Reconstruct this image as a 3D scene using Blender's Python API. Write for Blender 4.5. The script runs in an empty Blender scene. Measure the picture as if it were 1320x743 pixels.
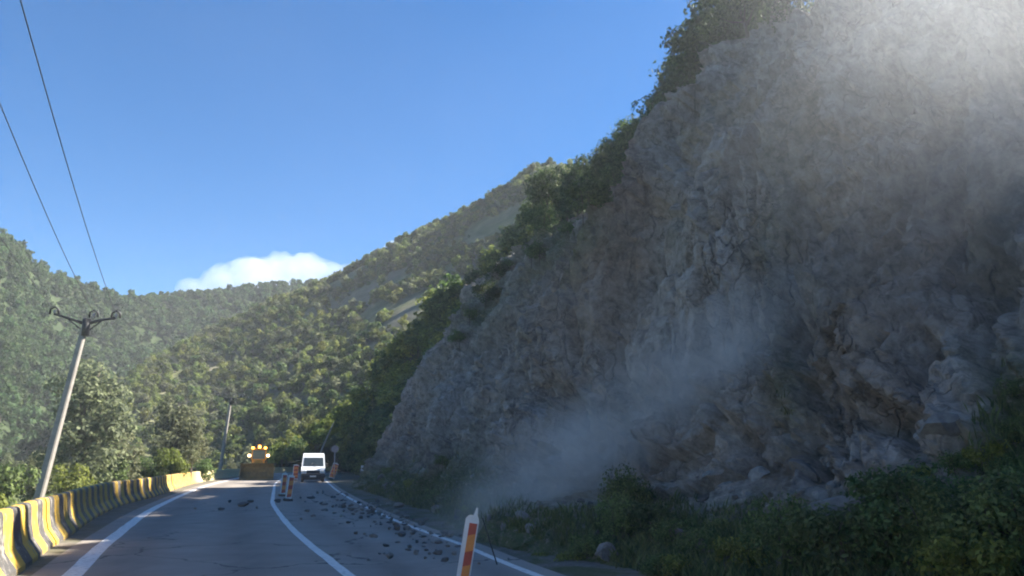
import bpy, math, random
import numpy as np
from mathutils import Vector
from mathutils.bvhtree import BVHTree

random.seed(7)
rng = np.random.default_rng(7)
S = bpy.context.scene
COL = S.collection

# ------------------------------------------------------------------ camera, sky, sun, exposure
F_PX, PITCH, EYE = 1036.0, math.radians(12.3), 1.6        # focal length in photograph pixels (1320 wide)
cam_d = bpy.data.cameras.new("camera")
cam_d.sensor_width = 36.0
cam_d.lens = 36.0 * F_PX / 1320.0
cam_d.clip_start, cam_d.clip_end = 0.1, 9000.0
cam = bpy.data.objects.new("camera", cam_d)
cam.location = (0, 0, EYE)
cam.rotation_euler = (math.pi / 2 + PITCH, 0, 0)
COL.objects.link(cam)
S.camera = cam

SUN_EL, SUN_AZ = math.radians(39), math.radians(69)       # azimuth measured from +Y towards +X
SUN_DIR = Vector((math.sin(SUN_AZ) * math.cos(SUN_EL), math.cos(SUN_AZ) * math.cos(SUN_EL), math.sin(SUN_EL)))
world = bpy.data.worlds.new("World")
S.world = world
world.use_nodes = True
wn = world.node_tree
sky = wn.nodes.new("ShaderNodeTexSky")
sky.sky_type = 'NISHITA'
sky.sun_disc = False
sky.sun_elevation = SUN_EL
sky.sun_rotation = SUN_AZ
sky.altitude = 1500
sky.air_density = 1.0
sky.dust_density = 0.1
sky.ozone_density = 5.0
bg = wn.nodes["Background"]
bg.inputs[1].default_value = 0.05
hs_ = wn.nodes.new("ShaderNodeHueSaturation")          # a deep, clear summer blue all round
hs_.inputs["Saturation"].default_value = 1.28
hs_.inputs["Value"].default_value = 0.60
wn.links.new(sky.outputs[0], hs_.inputs["Color"])
wn.links.new(hs_.outputs[0], bg.inputs[0])

sun_d = bpy.data.lights.new("sun", 'SUN')
sun_d.energy = 3.0
sun_d.angle = math.radians(0.53)
sun_d.color = (1.0, 0.93, 0.82)
sun = bpy.data.objects.new("sun", sun_d)
sun.rotation_euler = SUN_DIR.to_track_quat('Z', 'Y').to_euler()
COL.objects.link(sun)

S.view_settings.view_transform = 'Standard'
S.view_settings.look = 'None'
S.view_settings.gamma = 1.0
S.view_settings.exposure = 2.75
S.render.engine = 'CYCLES'
cy = S.cycles
cy.use_denoising = True
cy.max_bounces = 8
cy.diffuse_bounces = 3
cy.transmission_bounces = 4
cy.transparent_max_bounces = 8
cy.volume_bounces = 6
cy.volume_step_rate = 2.0
cy.volume_max_steps = 128
cy.filter_width = 2.0
cy.caustics_reflective = False
cy.caustics_refractive = False


# ------------------------------------------------------------------ geometry of the view, used to survey the place
CP, SP = math.cos(PITCH), math.sin(PITCH)


def ray(x, y):
    a, b = (x - 660) / F_PX, (371.5 - y) / F_PX
    return Vector((a, CP - b * SP, SP + b * CP))


def on_ground(x, y, z=0.0):
    d = ray(x, y)
    t = (z - EYE) / d.z
    return Vector((d.x * t, d.y * t, z))


def at(x, y, Y):
    d = ray(x, y)
    t = Y / d.y
    return Vector((d.x * t, Y, EYE + d.z * t))


def to_pixel(P):
    z = P[:, 2] - EYE
    c = np.maximum(P[:, 1] * CP + z * SP, 0.05)
    u = -P[:, 1] * SP + z * CP
    return 660 + F_PX * P[:, 0] / c, 371.5 - F_PX * u / c


# ------------------------------------------------------------------ helpers
def tag(o, label=None, cat=None, group=None, kind=None):
    if label: o["label"] = label
    if cat: o["category"] = cat
    if group: o["group"] = group
    if kind: o["kind"] = kind
    return o


def link(name, mesh, parent=None):
    o = bpy.data.objects.new(name, mesh)
    COL.objects.link(o)
    if parent: o.parent = parent
    return o


def empty(name, loc, rz=0.0, rot=None):
    o = bpy.data.objects.new(name, None)
    o.empty_display_size = 0.3
    o.location = loc
    o.rotation_euler = rot if rot else (0, 0, rz)
    COL.objects.link(o)
    return o


def children(o):
    return [c for c in o.children]


def copy_tree(o, parent=None):
    c = o.copy()
    COL.objects.link(c)
    if parent: c.parent = parent
    for ch in children(o):
        copy_tree(ch, c)
    return c


def mesh_np(name, V, Fq, mats, smooth=False, mat_idx=None):
    """mesh from numpy arrays: V (n,3), Fq (m,k)"""
    V = np.asarray(V, np.float32)
    Fq = np.asarray(Fq, np.int32)
    m = bpy.data.meshes.new(name)
    k = Fq.shape[1]
    m.vertices.add(len(V))
    m.vertices.foreach_set("co", V.ravel())
    m.loops.add(Fq.size)
    m.loops.foreach_set("vertex_index", Fq.ravel())
    m.polygons.add(len(Fq))
    m.polygons.foreach_set("loop_start", np.arange(len(Fq), dtype=np.int32) * k)
    m.polygons.foreach_set("loop_total", np.full(len(Fq), k, np.int32))
    for mt in (mats if isinstance(mats, (list, tuple)) else [mats]):
        m.materials.append(mt)
    if mat_idx is not None:
        m.polygons.foreach_set("material_index", np.asarray(mat_idx, np.int32))
    m.polygons.foreach_set("use_smooth", np.full(len(Fq), smooth))
    m.update(calc_edges=True)
    return m


class MB:
    """collects shapes into one mesh"""
    def __init__(self):
        self.v, self.f, self.s = [], [], []

    def add(self, vs, fs, smooth=False):
        b = len(self.v)
        self.v += [tuple(p) for p in vs]
        self.f += [tuple(i + b for i in q) for q in fs]
        self.s += [smooth] * len(fs)
        return self

    def box(self, c, d, bev=0.0, rot=None):
        """chamfered box: centre, full sizes"""
        hx, hy, hz = d[0] / 2, d[1] / 2, d[2] / 2
        b = min(bev, hx * .9, hy * .9, hz * .9)
        if b <= 0:
            vs = [Vector((sx * hx, sy * hy, sz * hz)) for sz in (-1, 1) for sy in (-1, 1) for sx in (-1, 1)]
            fs = [(0, 2, 3, 1), (4, 5, 7, 6), (0, 1, 5, 4), (2, 6, 7, 3), (0, 4, 6, 2), (1, 3, 7, 5)]
        else:
            vs, idx = [], {}
            for sx in (-1, 1):
                for sy in (-1, 1):
                    for sz in (-1, 1):
                        for a in range(3):
                            h = [hx - b, hy - b, hz - b]
                            h[a] += b
                            idx[(sx, sy, sz, a)] = len(vs)
                            vs.append(Vector((sx * h[0], sy * h[1], sz * h[2])))
            fs = []
            for a in range(3):
                o1, o2 = [i for i in range(3) if i != a]
                for sg in (-1, 1):
                    q = []
                    for p1, p2 in ((-1, -1), (1, -1), (1, 1), (-1, 1)):
                        s3 = [0, 0, 0]; s3[a] = sg; s3[o1] = p1; s3[o2] = p2
                        q.append(idx[(s3[0], s3[1], s3[2], a)])
                    flip = (sg > 0) != (a == 1)
                    fs.append(tuple(q if flip else q[::-1]))
            for a in range(3):
                o1, o2 = [i for i in range(3) if i != a]
                for p1 in (-1, 1):
                    for p2 in (-1, 1):
                        s0 = [0, 0, 0]; s0[o1] = p1; s0[o2] = p2
                        lo, hi = list(s0), list(s0)
                        lo[a], hi[a] = -1, 1
                        q = [idx[(*lo, o1)], idx[(*hi, o1)], idx[(*hi, o2)], idx[(*lo, o2)]]
                        fs.append(tuple(q))
            for sx in (-1, 1):
                for sy in (-1, 1):
                    for sz in (-1, 1):
                        fs.append(tuple(idx[(sx, sy, sz, a)] for a in range(3)))
        if rot is not None:
            vs = [rot @ p for p in vs]
        c = Vector(c)
        return self.add([p + c for p in vs], fs)

    def tube(self, pts, radii, n=8, caps=True):
        pts = [Vector(p) for p in pts]
        if not isinstance(radii, (list, tuple)):
            radii = [radii] * len(pts)
        vs, fs = [], []
        ref = Vector((0, 0, 1))
        for i, p in enumerate(pts):
            t = (pts[min(i + 1, len(pts) - 1)] - pts[max(i - 1, 0)]).normalized()
            r = ref if abs(t.z) < 0.9 else Vector((1, 0, 0))
            a = t.cross(r).normalized()
            b = t.cross(a)
            for k in range(n):
                w = 2 * math.pi * k / n
                vs.append(p + (a * math.cos(w) + b * math.sin(w)) * radii[i])
        for i in range(len(pts) - 1):
            for k in range(n):
                k2 = (k + 1) % n
                fs.append((i * n + k, i * n + k2, (i + 1) * n + k2, (i + 1) * n + k))
        self.add(vs, fs, True)
        if caps:
            b = len(self.v) - len(vs)
            self.f.append(tuple(b + k for k in range(n))[::-1]); self.s.append(False)
            self.f.append(tuple(b + (len(pts) - 1) * n + k for k in range(n))); self.s.append(False)
        return self

    def prism(self, poly, x0, x1, w=None):
        """side outline (y,z) extruded from x0 to x1; w(z) scales the half width"""
        n = len(poly)
        vs = []
        for x in (x0, x1):
            for (y, z) in poly:
                vs.append((x * (w(z) if w else 1.0), y, z))
        fs = [tuple(range(n)), tuple(range(2 * n - 1, n - 1, -1))]
        for i in range(n):
            j = (i + 1) % n
            fs.append((i, i + n, j + n, j))
        return self.add(vs, fs)

    def build(self, name, mat, parent=None):
        m = bpy.data.meshes.new(name)
        m.from_pydata(self.v, [], self.f)
        m.materials.append(mat)
        m.polygons.foreach_set("use_smooth", self.s)
        m.validate()
        m.update()
        import bmesh
        bm = bmesh.new(); bm.from_mesh(m)
        bmesh.ops.recalc_face_normals(bm, faces=bm.faces)
        bm.to_mesh(m); bm.free()
        return link(name, m, parent)


# ---- numpy noise
def _h(ix, iy, iz, seed):
    h = (ix * 374761393 + iy * 668265263 + iz * 2147483647 + seed * 1274126177) & 0xFFFFFFFF
    h = ((h ^ (h >> 13)) * 1274126177) & 0xFFFFFFFF
    h = ((h ^ (h >> 16)) * 2246822519) & 0xFFFFFFFF
    return ((h ^ (h >> 15)) & 0xFFFFFF) / float(0x1000000)


def vnoise(P, seed=0):
    Fl = np.floor(P).astype(np.int64)
    f = P - Fl
    f = f * f * f * (f * (f * 6 - 15) + 10)
    r = 0
    for dx in (0, 1):
        for dy in (0, 1):
            for dz in (0, 1):
                w = (f[:, 0] if dx else 1 - f[:, 0]) * (f[:, 1] if dy else 1 - f[:, 1]) * (f[:, 2] if dz else 1 - f[:, 2])
                r = r + w * _h(Fl[:, 0] + dx, Fl[:, 1] + dy, Fl[:, 2] + dz, seed)
    return r * 2 - 1


def fbm(P, octv=4, seed=0, gain=0.5):
    r, a, t = 0, 1.0, 0
    for o in range(octv):
        r = r + a * vnoise(P * (2.03 ** o) + o * 17.3, seed + o)
        t += a
        a *= gain
    return r / t


def facets(P, seed=0):
    """fractured blocks: every Voronoi cell is a tilted plane of its own height"""
    Fl = np.floor(P).astype(np.int64)
    best = np.full(len(P), 9.0)
    out = np.zeros(len(P))
    for dx in (-1, 0, 1):
        for dy in (-1, 0, 1):
            for dz in (-1, 0, 1):
                c = Fl + np.array((dx, dy, dz))
                a = [_h(c[:, 0], c[:, 1], c[:, 2], seed + k) for k in range(7)]
                q = P - (c + np.stack(a[:3], 1))
                d = (q * q).sum(1)
                val = (a[3] - .5) * 1.3 + q[:, 0] * (a[4] - .5) * 2 + q[:, 1] * (a[5] - .5) * 2 + q[:, 2] * (a[6] - .5) * 2
                m = d < best
                best = np.where(m, d, best)
                out = np.where(m, val, out)
    return out


def sstep(a, b, x):
    t = np.clip((x - a) / (b - a), 0, 1)
    return t * t * (3 - 2 * t)


def catmull(pts, n):
    """n points along a smooth curve through pts"""
    P = np.array([list(p) for p in pts], float)
    Q = np.vstack([2 * P[0] - P[1], P, 2 * P[-1] - P[-2]])
    L = np.r_[0, np.cumsum(np.linalg.norm(np.diff(P, axis=0), axis=1))]
    out = []
    for d in np.linspace(0, L[-1], n):
        i = min(max(np.searchsorted(L, d, 'right') - 1, 0), len(P) - 2)
        t = (d - L[i]) / max(L[i + 1] - L[i], 1e-9)
        a, b, c, e = Q[i], Q[i + 1], Q[i + 2], Q[i + 3]
        out.append(0.5 * (2 * b + (c - a) * t + (2 * a - 5 * b + 4 * c - e) * t * t + (-a + 3 * b - 3 * c + e) * t ** 3))
    return np.array(out)


def grid_faces(nr, nc):
    i = np.arange(nr - 1)[:, None] * nc + np.arange(nc - 1)[None, :]
    return np.stack([i, i + 1, i + nc + 1, i + nc], -1).reshape(-1, 4)


def strip_normals(C):
    T = np.gradient(C, axis=0)
    T /= np.linalg.norm(T, axis=1)[:, None]
    return np.stack([T[:, 1], -T[:, 0]], 1)              # to the right of the direction of travel


# ------------------------------------------------------------------ materials
def new_mat(name):
    m = bpy.data.materials.new(name)
    m.use_nodes = True
    nt = m.node_tree
    return m, nt, nt.nodes, nt.links, nt.nodes["Principled BSDF"]


def N(nt, kind, **kw):
    n = nt.nodes.new(kind)
    for k, v in kw.items():
        setattr(n, k, v)
    return n


def noise_node(nt, coord, scale, detail=5, rough=0.6, dist=0.0):
    n = N(nt, "ShaderNodeTexNoise")
    n.inputs["Scale"].default_value = scale
    n.inputs["Detail"].default_value = detail
    n.inputs["Roughness"].default_value = rough
    n.inputs["Distortion"].default_value = dist
    nt.links.new(coord, n.inputs["Vector"])
    return n.outputs["Fac"]


def ramp(nt, fac, stops):
    r = N(nt, "ShaderNodeValToRGB")
    e = r.color_ramp.elements
    while len(e) < len(stops): e.new(0.5)
    for el, (p, c) in zip(e, stops):
        el.position = p
        el.color = (*c, 1) if len(c) == 3 else c
    nt.links.new(fac, r.inputs[0])
    return r.outputs[0]


def mix(nt, fac, a, b, mode='MIX'):
    m = N(nt, "ShaderNodeMix", data_type='RGBA', blend_type=mode)
    for sock, v in ((m.inputs[0], fac), (m.inputs[6], a), (m.inputs[7], b)):
        if hasattr(v, "is_linked") or isinstance(v, bpy.types.NodeSocket):
            nt.links.new(v, sock)
        elif isinstance(v, (int, float)):
            sock.default_value = v
        else:
            sock.default_value = (*v, 1)
    return m.outputs[2]


def math_n(nt, op, a, b=None):
    m = N(nt, "ShaderNodeMath", operation=op)
    for i, v in enumerate((a, b)):
        if v is None: continue
        if isinstance(v, (int, float)): m.inputs[i].default_value = v
        else: nt.links.new(v, m.inputs[i])
    return m.outputs[0]


def bump(nt, bsdf, height, strength=0.5, dist=0.05):
    b = N(nt, "ShaderNodeBump")
    b.inputs["Strength"].default_value = strength
    b.inputs["Distance"].default_value = dist
    nt.links.new(height, b.inputs["Height"])
    nt.links.new(b.outputs[0], bsdf.inputs["Normal"])


def plain(name, col, rough=0.6, metal=0.0, var=0.25, scale=3.0, spec=0.5):
    m, nt, nn, ll, b = new_mat(name)
    tc = N(nt, "ShaderNodeTexCoord").outputs["Object"]
    f = noise_node(nt, tc, scale, 6, 0.65)
    lo = tuple(c * (1 - var) for c in col)
    hi = tuple(min(1, c * (1 + var * .6)) for c in col)
    ll.new(ramp(nt, f, [(0.3, lo), (0.7, hi)]), b.inputs["Base Color"])
    b.inputs["Roughness"].default_value = rough
    b.inputs["Metallic"].default_value = metal
    b.inputs["Specular IOR Level"].default_value = spec
    return m


def emissive(name, col, strength):
    m, nt, nn, ll, b = new_mat(name)
    b.inputs["Base Color"].default_value = (*[min(1, c) for c in col], 1)
    b.inputs["Emission Color"].default_value = (*col, 1)
    b.inputs["Emission Strength"].default_value = strength
    return m


def leaf_mat(name, dark, light, trans=0.35, obj_var=0.25):
    m, nt, nn, ll, b = new_mat(name)
    geo = N(nt, "ShaderNodeNewGeometry")
    oi = N(nt, "ShaderNodeObjectInfo")
    c = ramp(nt, geo.outputs["Random Per Island"], [(0.0, dark), (0.75, light), (1.0, tuple(x * 1.35 for x in light))])
    hsv = N(nt, "ShaderNodeHueSaturation")
    mr = N(nt, "ShaderNodeMapRange")
    mr.inputs[3].default_value, mr.inputs[4].default_value = 1 - obj_var, 1 + obj_var
    ll.new(oi.outputs["Random"], mr.inputs[0])
    ll.new(mr.outputs[0], hsv.inputs["Value"])
    mr2 = N(nt, "ShaderNodeMapRange")
    mr2.inputs[3].default_value, mr2.inputs[4].default_value = 0.475, 0.52
    r2 = math_n(nt, 'FRACT', math_n(nt, 'MULTIPLY', oi.outputs["Random"], 7.31))
    ll.new(r2, mr2.inputs[0])
    ll.new(mr2.outputs[0], hsv.inputs["Hue"])
    ll.new(c, hsv.inputs["Color"])
    ll.new(hsv.outputs[0], b.inputs["Base Color"])
    b.inputs["Roughness"].default_value = 0.6
    b.inputs["Specular IOR Level"].default_value = 0.25
    tr = N(nt, "ShaderNodeBsdfTranslucent")
    ll.new(hsv.outputs[0], tr.inputs[0])
    ms = N(nt, "ShaderNodeMixShader")
    ms.inputs[0].default_value = trans
    ll.new(b.outputs[0], ms.inputs[1]); ll.new(tr.outputs[0], ms.inputs[2])
    ll.new(ms.outputs[0], nn["Material Output"].inputs[0])
    return m


M = {}
# asphalt: worn, with pale dust trodden in from the rockfall
m, nt, nn, ll, b = new_mat("asphalt")
tc = N(nt, "ShaderNodeTexCoord").outputs["Object"]
fine = noise_node(nt, tc, 60, 3, 0.7)
mid = noise_node(nt, tc, 1.1, 5, 0.6)
big = noise_node(nt, tc, 0.22, 4, 0.55, 0.4)
c = ramp(nt, mid, [(0.3, (0.210, 0.184, 0.162)), (0.7, (0.300, 0.265, 0.232))])
c = mix(nt, math_n(nt, 'MULTIPLY', fine, 0.5), c, (0.27, 0.245, 0.22))
at_d = N(nt, "ShaderNodeAttribute", attribute_name="dust")
df = math_n(nt, 'MULTIPLY', at_d.outputs["Fac"], ramp(nt, big, [(0.38, (0, 0, 0)), (0.62, (1, 1, 1))]))
c = mix(nt, df, c, (0.30, 0.27, 0.24))
at_t = N(nt, "ShaderNodeAttribute", attribute_name="track")
streak = N(nt, "ShaderNodeMapping")
streak.inputs["Rotation"].default_value = (0, 0, -0.3)
streak.inputs["Scale"].default_value = (1.6, 0.07, 1)
ll.new(tc, streak.inputs[0])
sn = noise_node(nt, streak.outputs[0], 1.0, 5, 0.6)
c = mix(nt, math_n(nt, 'MULTIPLY', at_t.outputs["Fac"], sn), c, (0.11, 0.10, 0.092))
crk = N(nt, "ShaderNodeTexVoronoi", feature='DISTANCE_TO_EDGE')
crk.inputs["Scale"].default_value = 0.33
wv = N(nt, "ShaderNodeVectorMath", operation='ADD')
cn = N(nt, "ShaderNodeTexNoise"); cn.inputs["Scale"].default_value = 1.5; cn.inputs["Detail"].default_value = 6
ll.new(tc, cn.inputs["Vector"]); ll.new(tc, wv.inputs[0]); ll.new(cn.outputs["Color"], wv.inputs[1])
ll.new(wv.outputs[0], crk.inputs["Vector"])
ck = math_n(nt, 'MULTIPLY', math_n(nt, 'LESS_THAN', crk.outputs["Distance"], 0.009), ramp(nt, big, [(0.45, (0, 0, 0)), (0.55, (.8, .8, .8))]))
c = mix(nt, ck, c, (0.035, 0.035, 0.037))
ll.new(c, b.inputs["Base Color"])
b.inputs["Roughness"].default_value = 0.85
b.inputs["Specular IOR Level"].default_value = 0.3
bump(nt, b, fine, 0.35, 0.01)
M["asphalt"] = m

m, nt, nn, ll, b = new_mat("line_paint")
tc = N(nt, "ShaderNodeTexCoord").outputs["Object"]
w = noise_node(nt, tc, 9, 6, 0.7)
ll.new(ramp(nt, w, [(0.33, (0.22, 0.215, 0.21)), (0.46, (0.66, 0.65, 0.63)), (0.7, (0.78, 0.77, 0.75))]), b.inputs["Base Color"])
b.inputs["Roughness"].default_value = 0.6
M["line"] = m

# concrete barrier: yellow and grey-black stripes, painted; UV.x is metres along, UV.y metres up
m, nt, nn, ll, b = new_mat("striped_concrete")
uv = N(nt, "ShaderNodeUVMap")
sx = N(nt, "ShaderNodeSeparateXYZ")
ll.new(uv.outputs[0], sx.inputs[0])
tc = N(nt, "ShaderNodeTexCoord").outputs["Object"]
wob = noise_node(nt, tc, 2.5, 3, 0.6)
u = math_n(nt, 'ADD', sx.outputs[0], math_n(nt, 'MULTIPLY', wob, 0.10))
fr = math_n(nt, 'FRACT', math_n(nt, 'MULTIPLY', u, 1 / 1.45))
st = math_n(nt, 'LESS_THAN', fr, 0.5)
wear = noise_node(nt, tc, 5, 7, 0.7)
yel = ramp(nt, wear, [(0.36, (0.30, 0.25, 0.15)), (0.45, (0.56, 0.34, 0.035)), (0.7, (0.62, 0.40, 0.06))])
blk = ramp(nt, wear, [(0.38, (0.24, 0.22, 0.195)), (0.50, (0.055, 0.052, 0.05)), (0.75, (0.085, 0.08, 0.077))])
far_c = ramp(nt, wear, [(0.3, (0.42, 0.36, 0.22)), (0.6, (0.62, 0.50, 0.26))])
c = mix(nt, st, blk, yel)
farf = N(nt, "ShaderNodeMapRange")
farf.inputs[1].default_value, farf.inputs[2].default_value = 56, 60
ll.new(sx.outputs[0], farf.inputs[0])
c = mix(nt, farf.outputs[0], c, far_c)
dirt = N(nt, "ShaderNodeMapRange")
dirt.inputs[1].default_value, dirt.inputs[2].default_value = 0.16, 0.02
ll.new(math_n(nt, 'ADD', sx.outputs[1], math_n(nt, 'MULTIPLY', wear, 0.1)), dirt.inputs[0])
c = mix(nt, math_n(nt, 'MULTIPLY', dirt.outputs[0], 0.6), c, (0.16, 0.14, 0.11))
ll.new(c, b.inputs["Base Color"])
b.inputs["Roughness"].default_value = 0.75
bump(nt, b, wear, 0.3, 0.01)
M["barrier"] = m

# cliff rock; colour classes come from vertex masks (moss, brown, pale, dark)
m, nt, nn, ll, b = new_mat("cliff_rock")
tc = N(nt, "ShaderNodeTexCoord").outputs["Object"]
mp = N(nt, "ShaderNodeMapping")
mp.inputs["Rotation"].default_value = (0.5, 0.35, -0.3)
mp.inputs["Scale"].default_value = (1.0, 0.45, 1.6)
ll.new(tc, mp.inputs[0])
n1 = noise_node(nt, mp.outputs[0], 0.55, 8, 0.66, 0.6)
n2 = noise_node(nt, tc, 3.2, 8, 0.72, 0.3)
n3 = noise_node(nt, mp.outputs[0], 9, 5, 0.75)
mps = N(nt, "ShaderNodeMapping")
mps.inputs["Scale"].default_value = (1.0, 1.0, 0.16)
ll.new(tc, mps.inputs[0])
n4 = noise_node(nt, mps.outputs[0], 1.3, 6, 0.7, 0.8)
grey = ramp(nt, n2, [(0.32, (0.14, 0.122, 0.108)), (0.5, (0.35, 0.305, 0.270)), (0.66, (0.50, 0.44, 0.395))])
grey = mix(nt, ramp(nt, n4, [(0.40, (0, 0, 0)), (0.66, (.5, .5, .5))]), grey, (0.12, 0.105, 0.096))
brn = ramp(nt, n2, [(0.32, (0.11, 0.080, 0.064)), (0.5, (0.235, 0.172, 0.136)), (0.7, (0.36, 0.27, 0.215))])
att = {k: N(nt, "ShaderNodeAttribute", attribute_name=k).outputs["Fac"] for k in ("moss", "brown", "pale", "soil")}
bf = math_n(nt, 'ADD', att["brown"], ramp(nt, n1, [(0.48, (0, 0, 0)), (0.70, (0.28, 0.28, 0.28))]))
c = mix(nt, bf, grey, brn)
vor = N(nt, "ShaderNodeTexVoronoi")
vor.inputs["Scale"].default_value = 1.7
ll.new(mp.outputs[0], vor.inputs["Vector"])
fresh = ramp(nt, N(nt, "ShaderNodeSeparateColor").outputs[0], [(0, (0, 0, 0)), (1, (1, 1, 1))])
sepc = [x for x in nt.nodes if x.bl_idname == "ShaderNodeSeparateColor"][0]
ll.new(vor.outputs["Color"], sepc.inputs[0])
rmp = [x for x in nt.nodes if x.bl_idname == "ShaderNodeValToRGB"][-1]
rmp.color_ramp.elements[0].position = 0.80
rmp.color_ramp.elements[1].position = 0.95
c = mix(nt, math_n(nt, 'MULTIPLY', fresh, 0.16), c, (0.46, 0.42, 0.39))
pf = math_n(nt, 'MULTIPLY', att["pale"], ramp(nt, n2, [(0.38, (0, 0, 0)), (0.6, (1, 1, 1))]))
c = mix(nt, pf, c, (0.44, 0.41, 0.385))
c = mix(nt, att["soil"], c, ramp(nt, n2, [(0.3, (0.07, 0.055, 0.05)), (0.7, (0.16, 0.13, 0.105))]))
gf = math_n(nt, 'MULTIPLY', att["moss"], ramp(nt, n3, [(0.30, (0.15, 0.15, 0.15)), (0.5, (1, 1, 1))]))
c = mix(nt, gf, c, ramp(nt, n2, [(0.3, (0.035, 0.055, 0.022)), (0.55, (0.075, 0.105, 0.038)), (0.75, (0.13, 0.15, 0.06))]))
ll.new(c, b.inputs["Base Color"])
b.inputs["Roughness"].default_value = 0.92
b.inputs["Specular IOR Level"].default_value = 0.25
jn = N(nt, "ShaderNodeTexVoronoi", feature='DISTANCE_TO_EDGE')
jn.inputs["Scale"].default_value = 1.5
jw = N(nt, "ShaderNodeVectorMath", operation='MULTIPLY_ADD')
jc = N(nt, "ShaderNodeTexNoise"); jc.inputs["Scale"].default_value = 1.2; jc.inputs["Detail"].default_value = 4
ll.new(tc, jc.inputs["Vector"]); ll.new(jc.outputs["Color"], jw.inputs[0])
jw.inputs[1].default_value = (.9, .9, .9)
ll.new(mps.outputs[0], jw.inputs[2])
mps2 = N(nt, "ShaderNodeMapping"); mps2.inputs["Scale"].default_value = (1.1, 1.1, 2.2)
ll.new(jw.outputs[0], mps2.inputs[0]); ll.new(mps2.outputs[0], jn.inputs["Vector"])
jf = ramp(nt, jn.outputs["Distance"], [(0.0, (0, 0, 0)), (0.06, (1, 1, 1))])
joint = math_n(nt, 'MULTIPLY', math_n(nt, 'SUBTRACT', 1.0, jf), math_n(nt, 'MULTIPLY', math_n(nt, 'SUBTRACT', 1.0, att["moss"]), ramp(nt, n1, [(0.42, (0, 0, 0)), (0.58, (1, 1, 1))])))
cc_ = mix(nt, math_n(nt, 'MULTIPLY', joint, 0.55), c, (0.06, 0.052, 0.047))       # crevice shade painted into the rock colour along the joints
ll.new(cc_, b.inputs["Base Color"])
hsum = math_n(nt, 'ADD', math_n(nt, 'ADD', n2, math_n(nt, 'MULTIPLY', n3, 0.5)), math_n(nt, 'MULTIPLY', joint, -0.45))
bump(nt, b, hsum, 1.0, 0.16)
M["cliff"] = m


def rock_mat(name, a, bcol):
    m, nt, nn, ll, b = new_mat(name)
    tc = N(nt, "ShaderNodeTexCoord").outputs["Object"]
    oi = N(nt, "ShaderNodeObjectInfo")
    n2 = noise_node(nt, tc, 4, 7, 0.7)
    c = ramp(nt, n2, [(0.3, a), (0.7, bcol)])
    hsv = N(nt, "ShaderNodeHueSaturation")
    mr = N(nt, "ShaderNodeMapRange")
    mr.inputs[3].default_value, mr.inputs[4].default_value = 0.4, 1.15
    ll.new(oi.outputs["Random"], mr.inputs[0]); ll.new(mr.outputs[0], hsv.inputs["Value"])
    ll.new(c, hsv.inputs["Color"]); ll.new(hsv.outputs[0], b.inputs["Base Color"])
    b.inputs["Roughness"].default_value = 0.9
    bump(nt, b, n2, 0.6, 0.03)
    return m


M["rock"] = rock_mat("grey_stone", (0.075, 0.070, 0.067), (0.24, 0.222, 0.205))
M["rock_pale"] = rock_mat("pale_stone", (0.20, 0.19, 0.17), (0.38, 0.35, 0.31))


def earth_mat(name, stops, scale, stops2=None, scale2=0.02, bumpd=0.1):
    m, nt, nn, ll, b = new_mat(name)
    tc = N(nt, "ShaderNodeTexCoord").outputs["Object"]
    f = noise_node(nt, tc, scale, 8, 0.68, 0.3)
    c = ramp(nt, f, stops)
    if stops2:
        g = noise_node(nt, tc, scale2, 5, 0.6, 0.5)
        c = mix(nt, ramp(nt, g, [(0.42, (0, 0, 0)), (0.6, (1, 1, 1))]), c, ramp(nt, f, stops2))
    ll.new(c, b.inputs["Base Color"])
    b.inputs["Roughness"].default_value = 0.95
    b.inputs["Specular IOR Level"].default_value = 0.15
    bump(nt, b, f, 0.6, bumpd)
    return m


M["ground"] = earth_mat("meadow_ground", [(0.3, (0.045, 0.065, 0.025)), (0.55, (0.10, 0.12, 0.045)), (0.75, (0.17, 0.17, 0.08))], 0.8,
                        [(0.3, (0.06, 0.075, 0.03)), (0.7, (0.12, 0.13, 0.05))], 0.05)
M["gravel"] = earth_mat("gravel_shoulder", [(0.3, (0.08, 0.075, 0.068)), (0.6, (0.15, 0.14, 0.125)), (0.75, (0.24, 0.22, 0.20))], 9,
                        [(0.3, (0.04, 0.052, 0.025)), (0.7, (0.10, 0.11, 0.05))], 0.9, 0.03)
M["far_hill"] = earth_mat("forest_floor", [(0.3, (0.022, 0.036, 0.018)), (0.7, (0.055, 0.075, 0.032))], 0.05)
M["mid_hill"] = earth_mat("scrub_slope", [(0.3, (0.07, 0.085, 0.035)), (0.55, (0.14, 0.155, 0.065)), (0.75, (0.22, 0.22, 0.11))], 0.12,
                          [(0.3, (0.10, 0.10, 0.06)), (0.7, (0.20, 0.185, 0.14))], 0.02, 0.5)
M["near_hill"] = earth_mat("shaded_slope", [(0.3, (0.022, 0.032, 0.016)), (0.7, (0.06, 0.07, 0.035))], 0.25)

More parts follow.
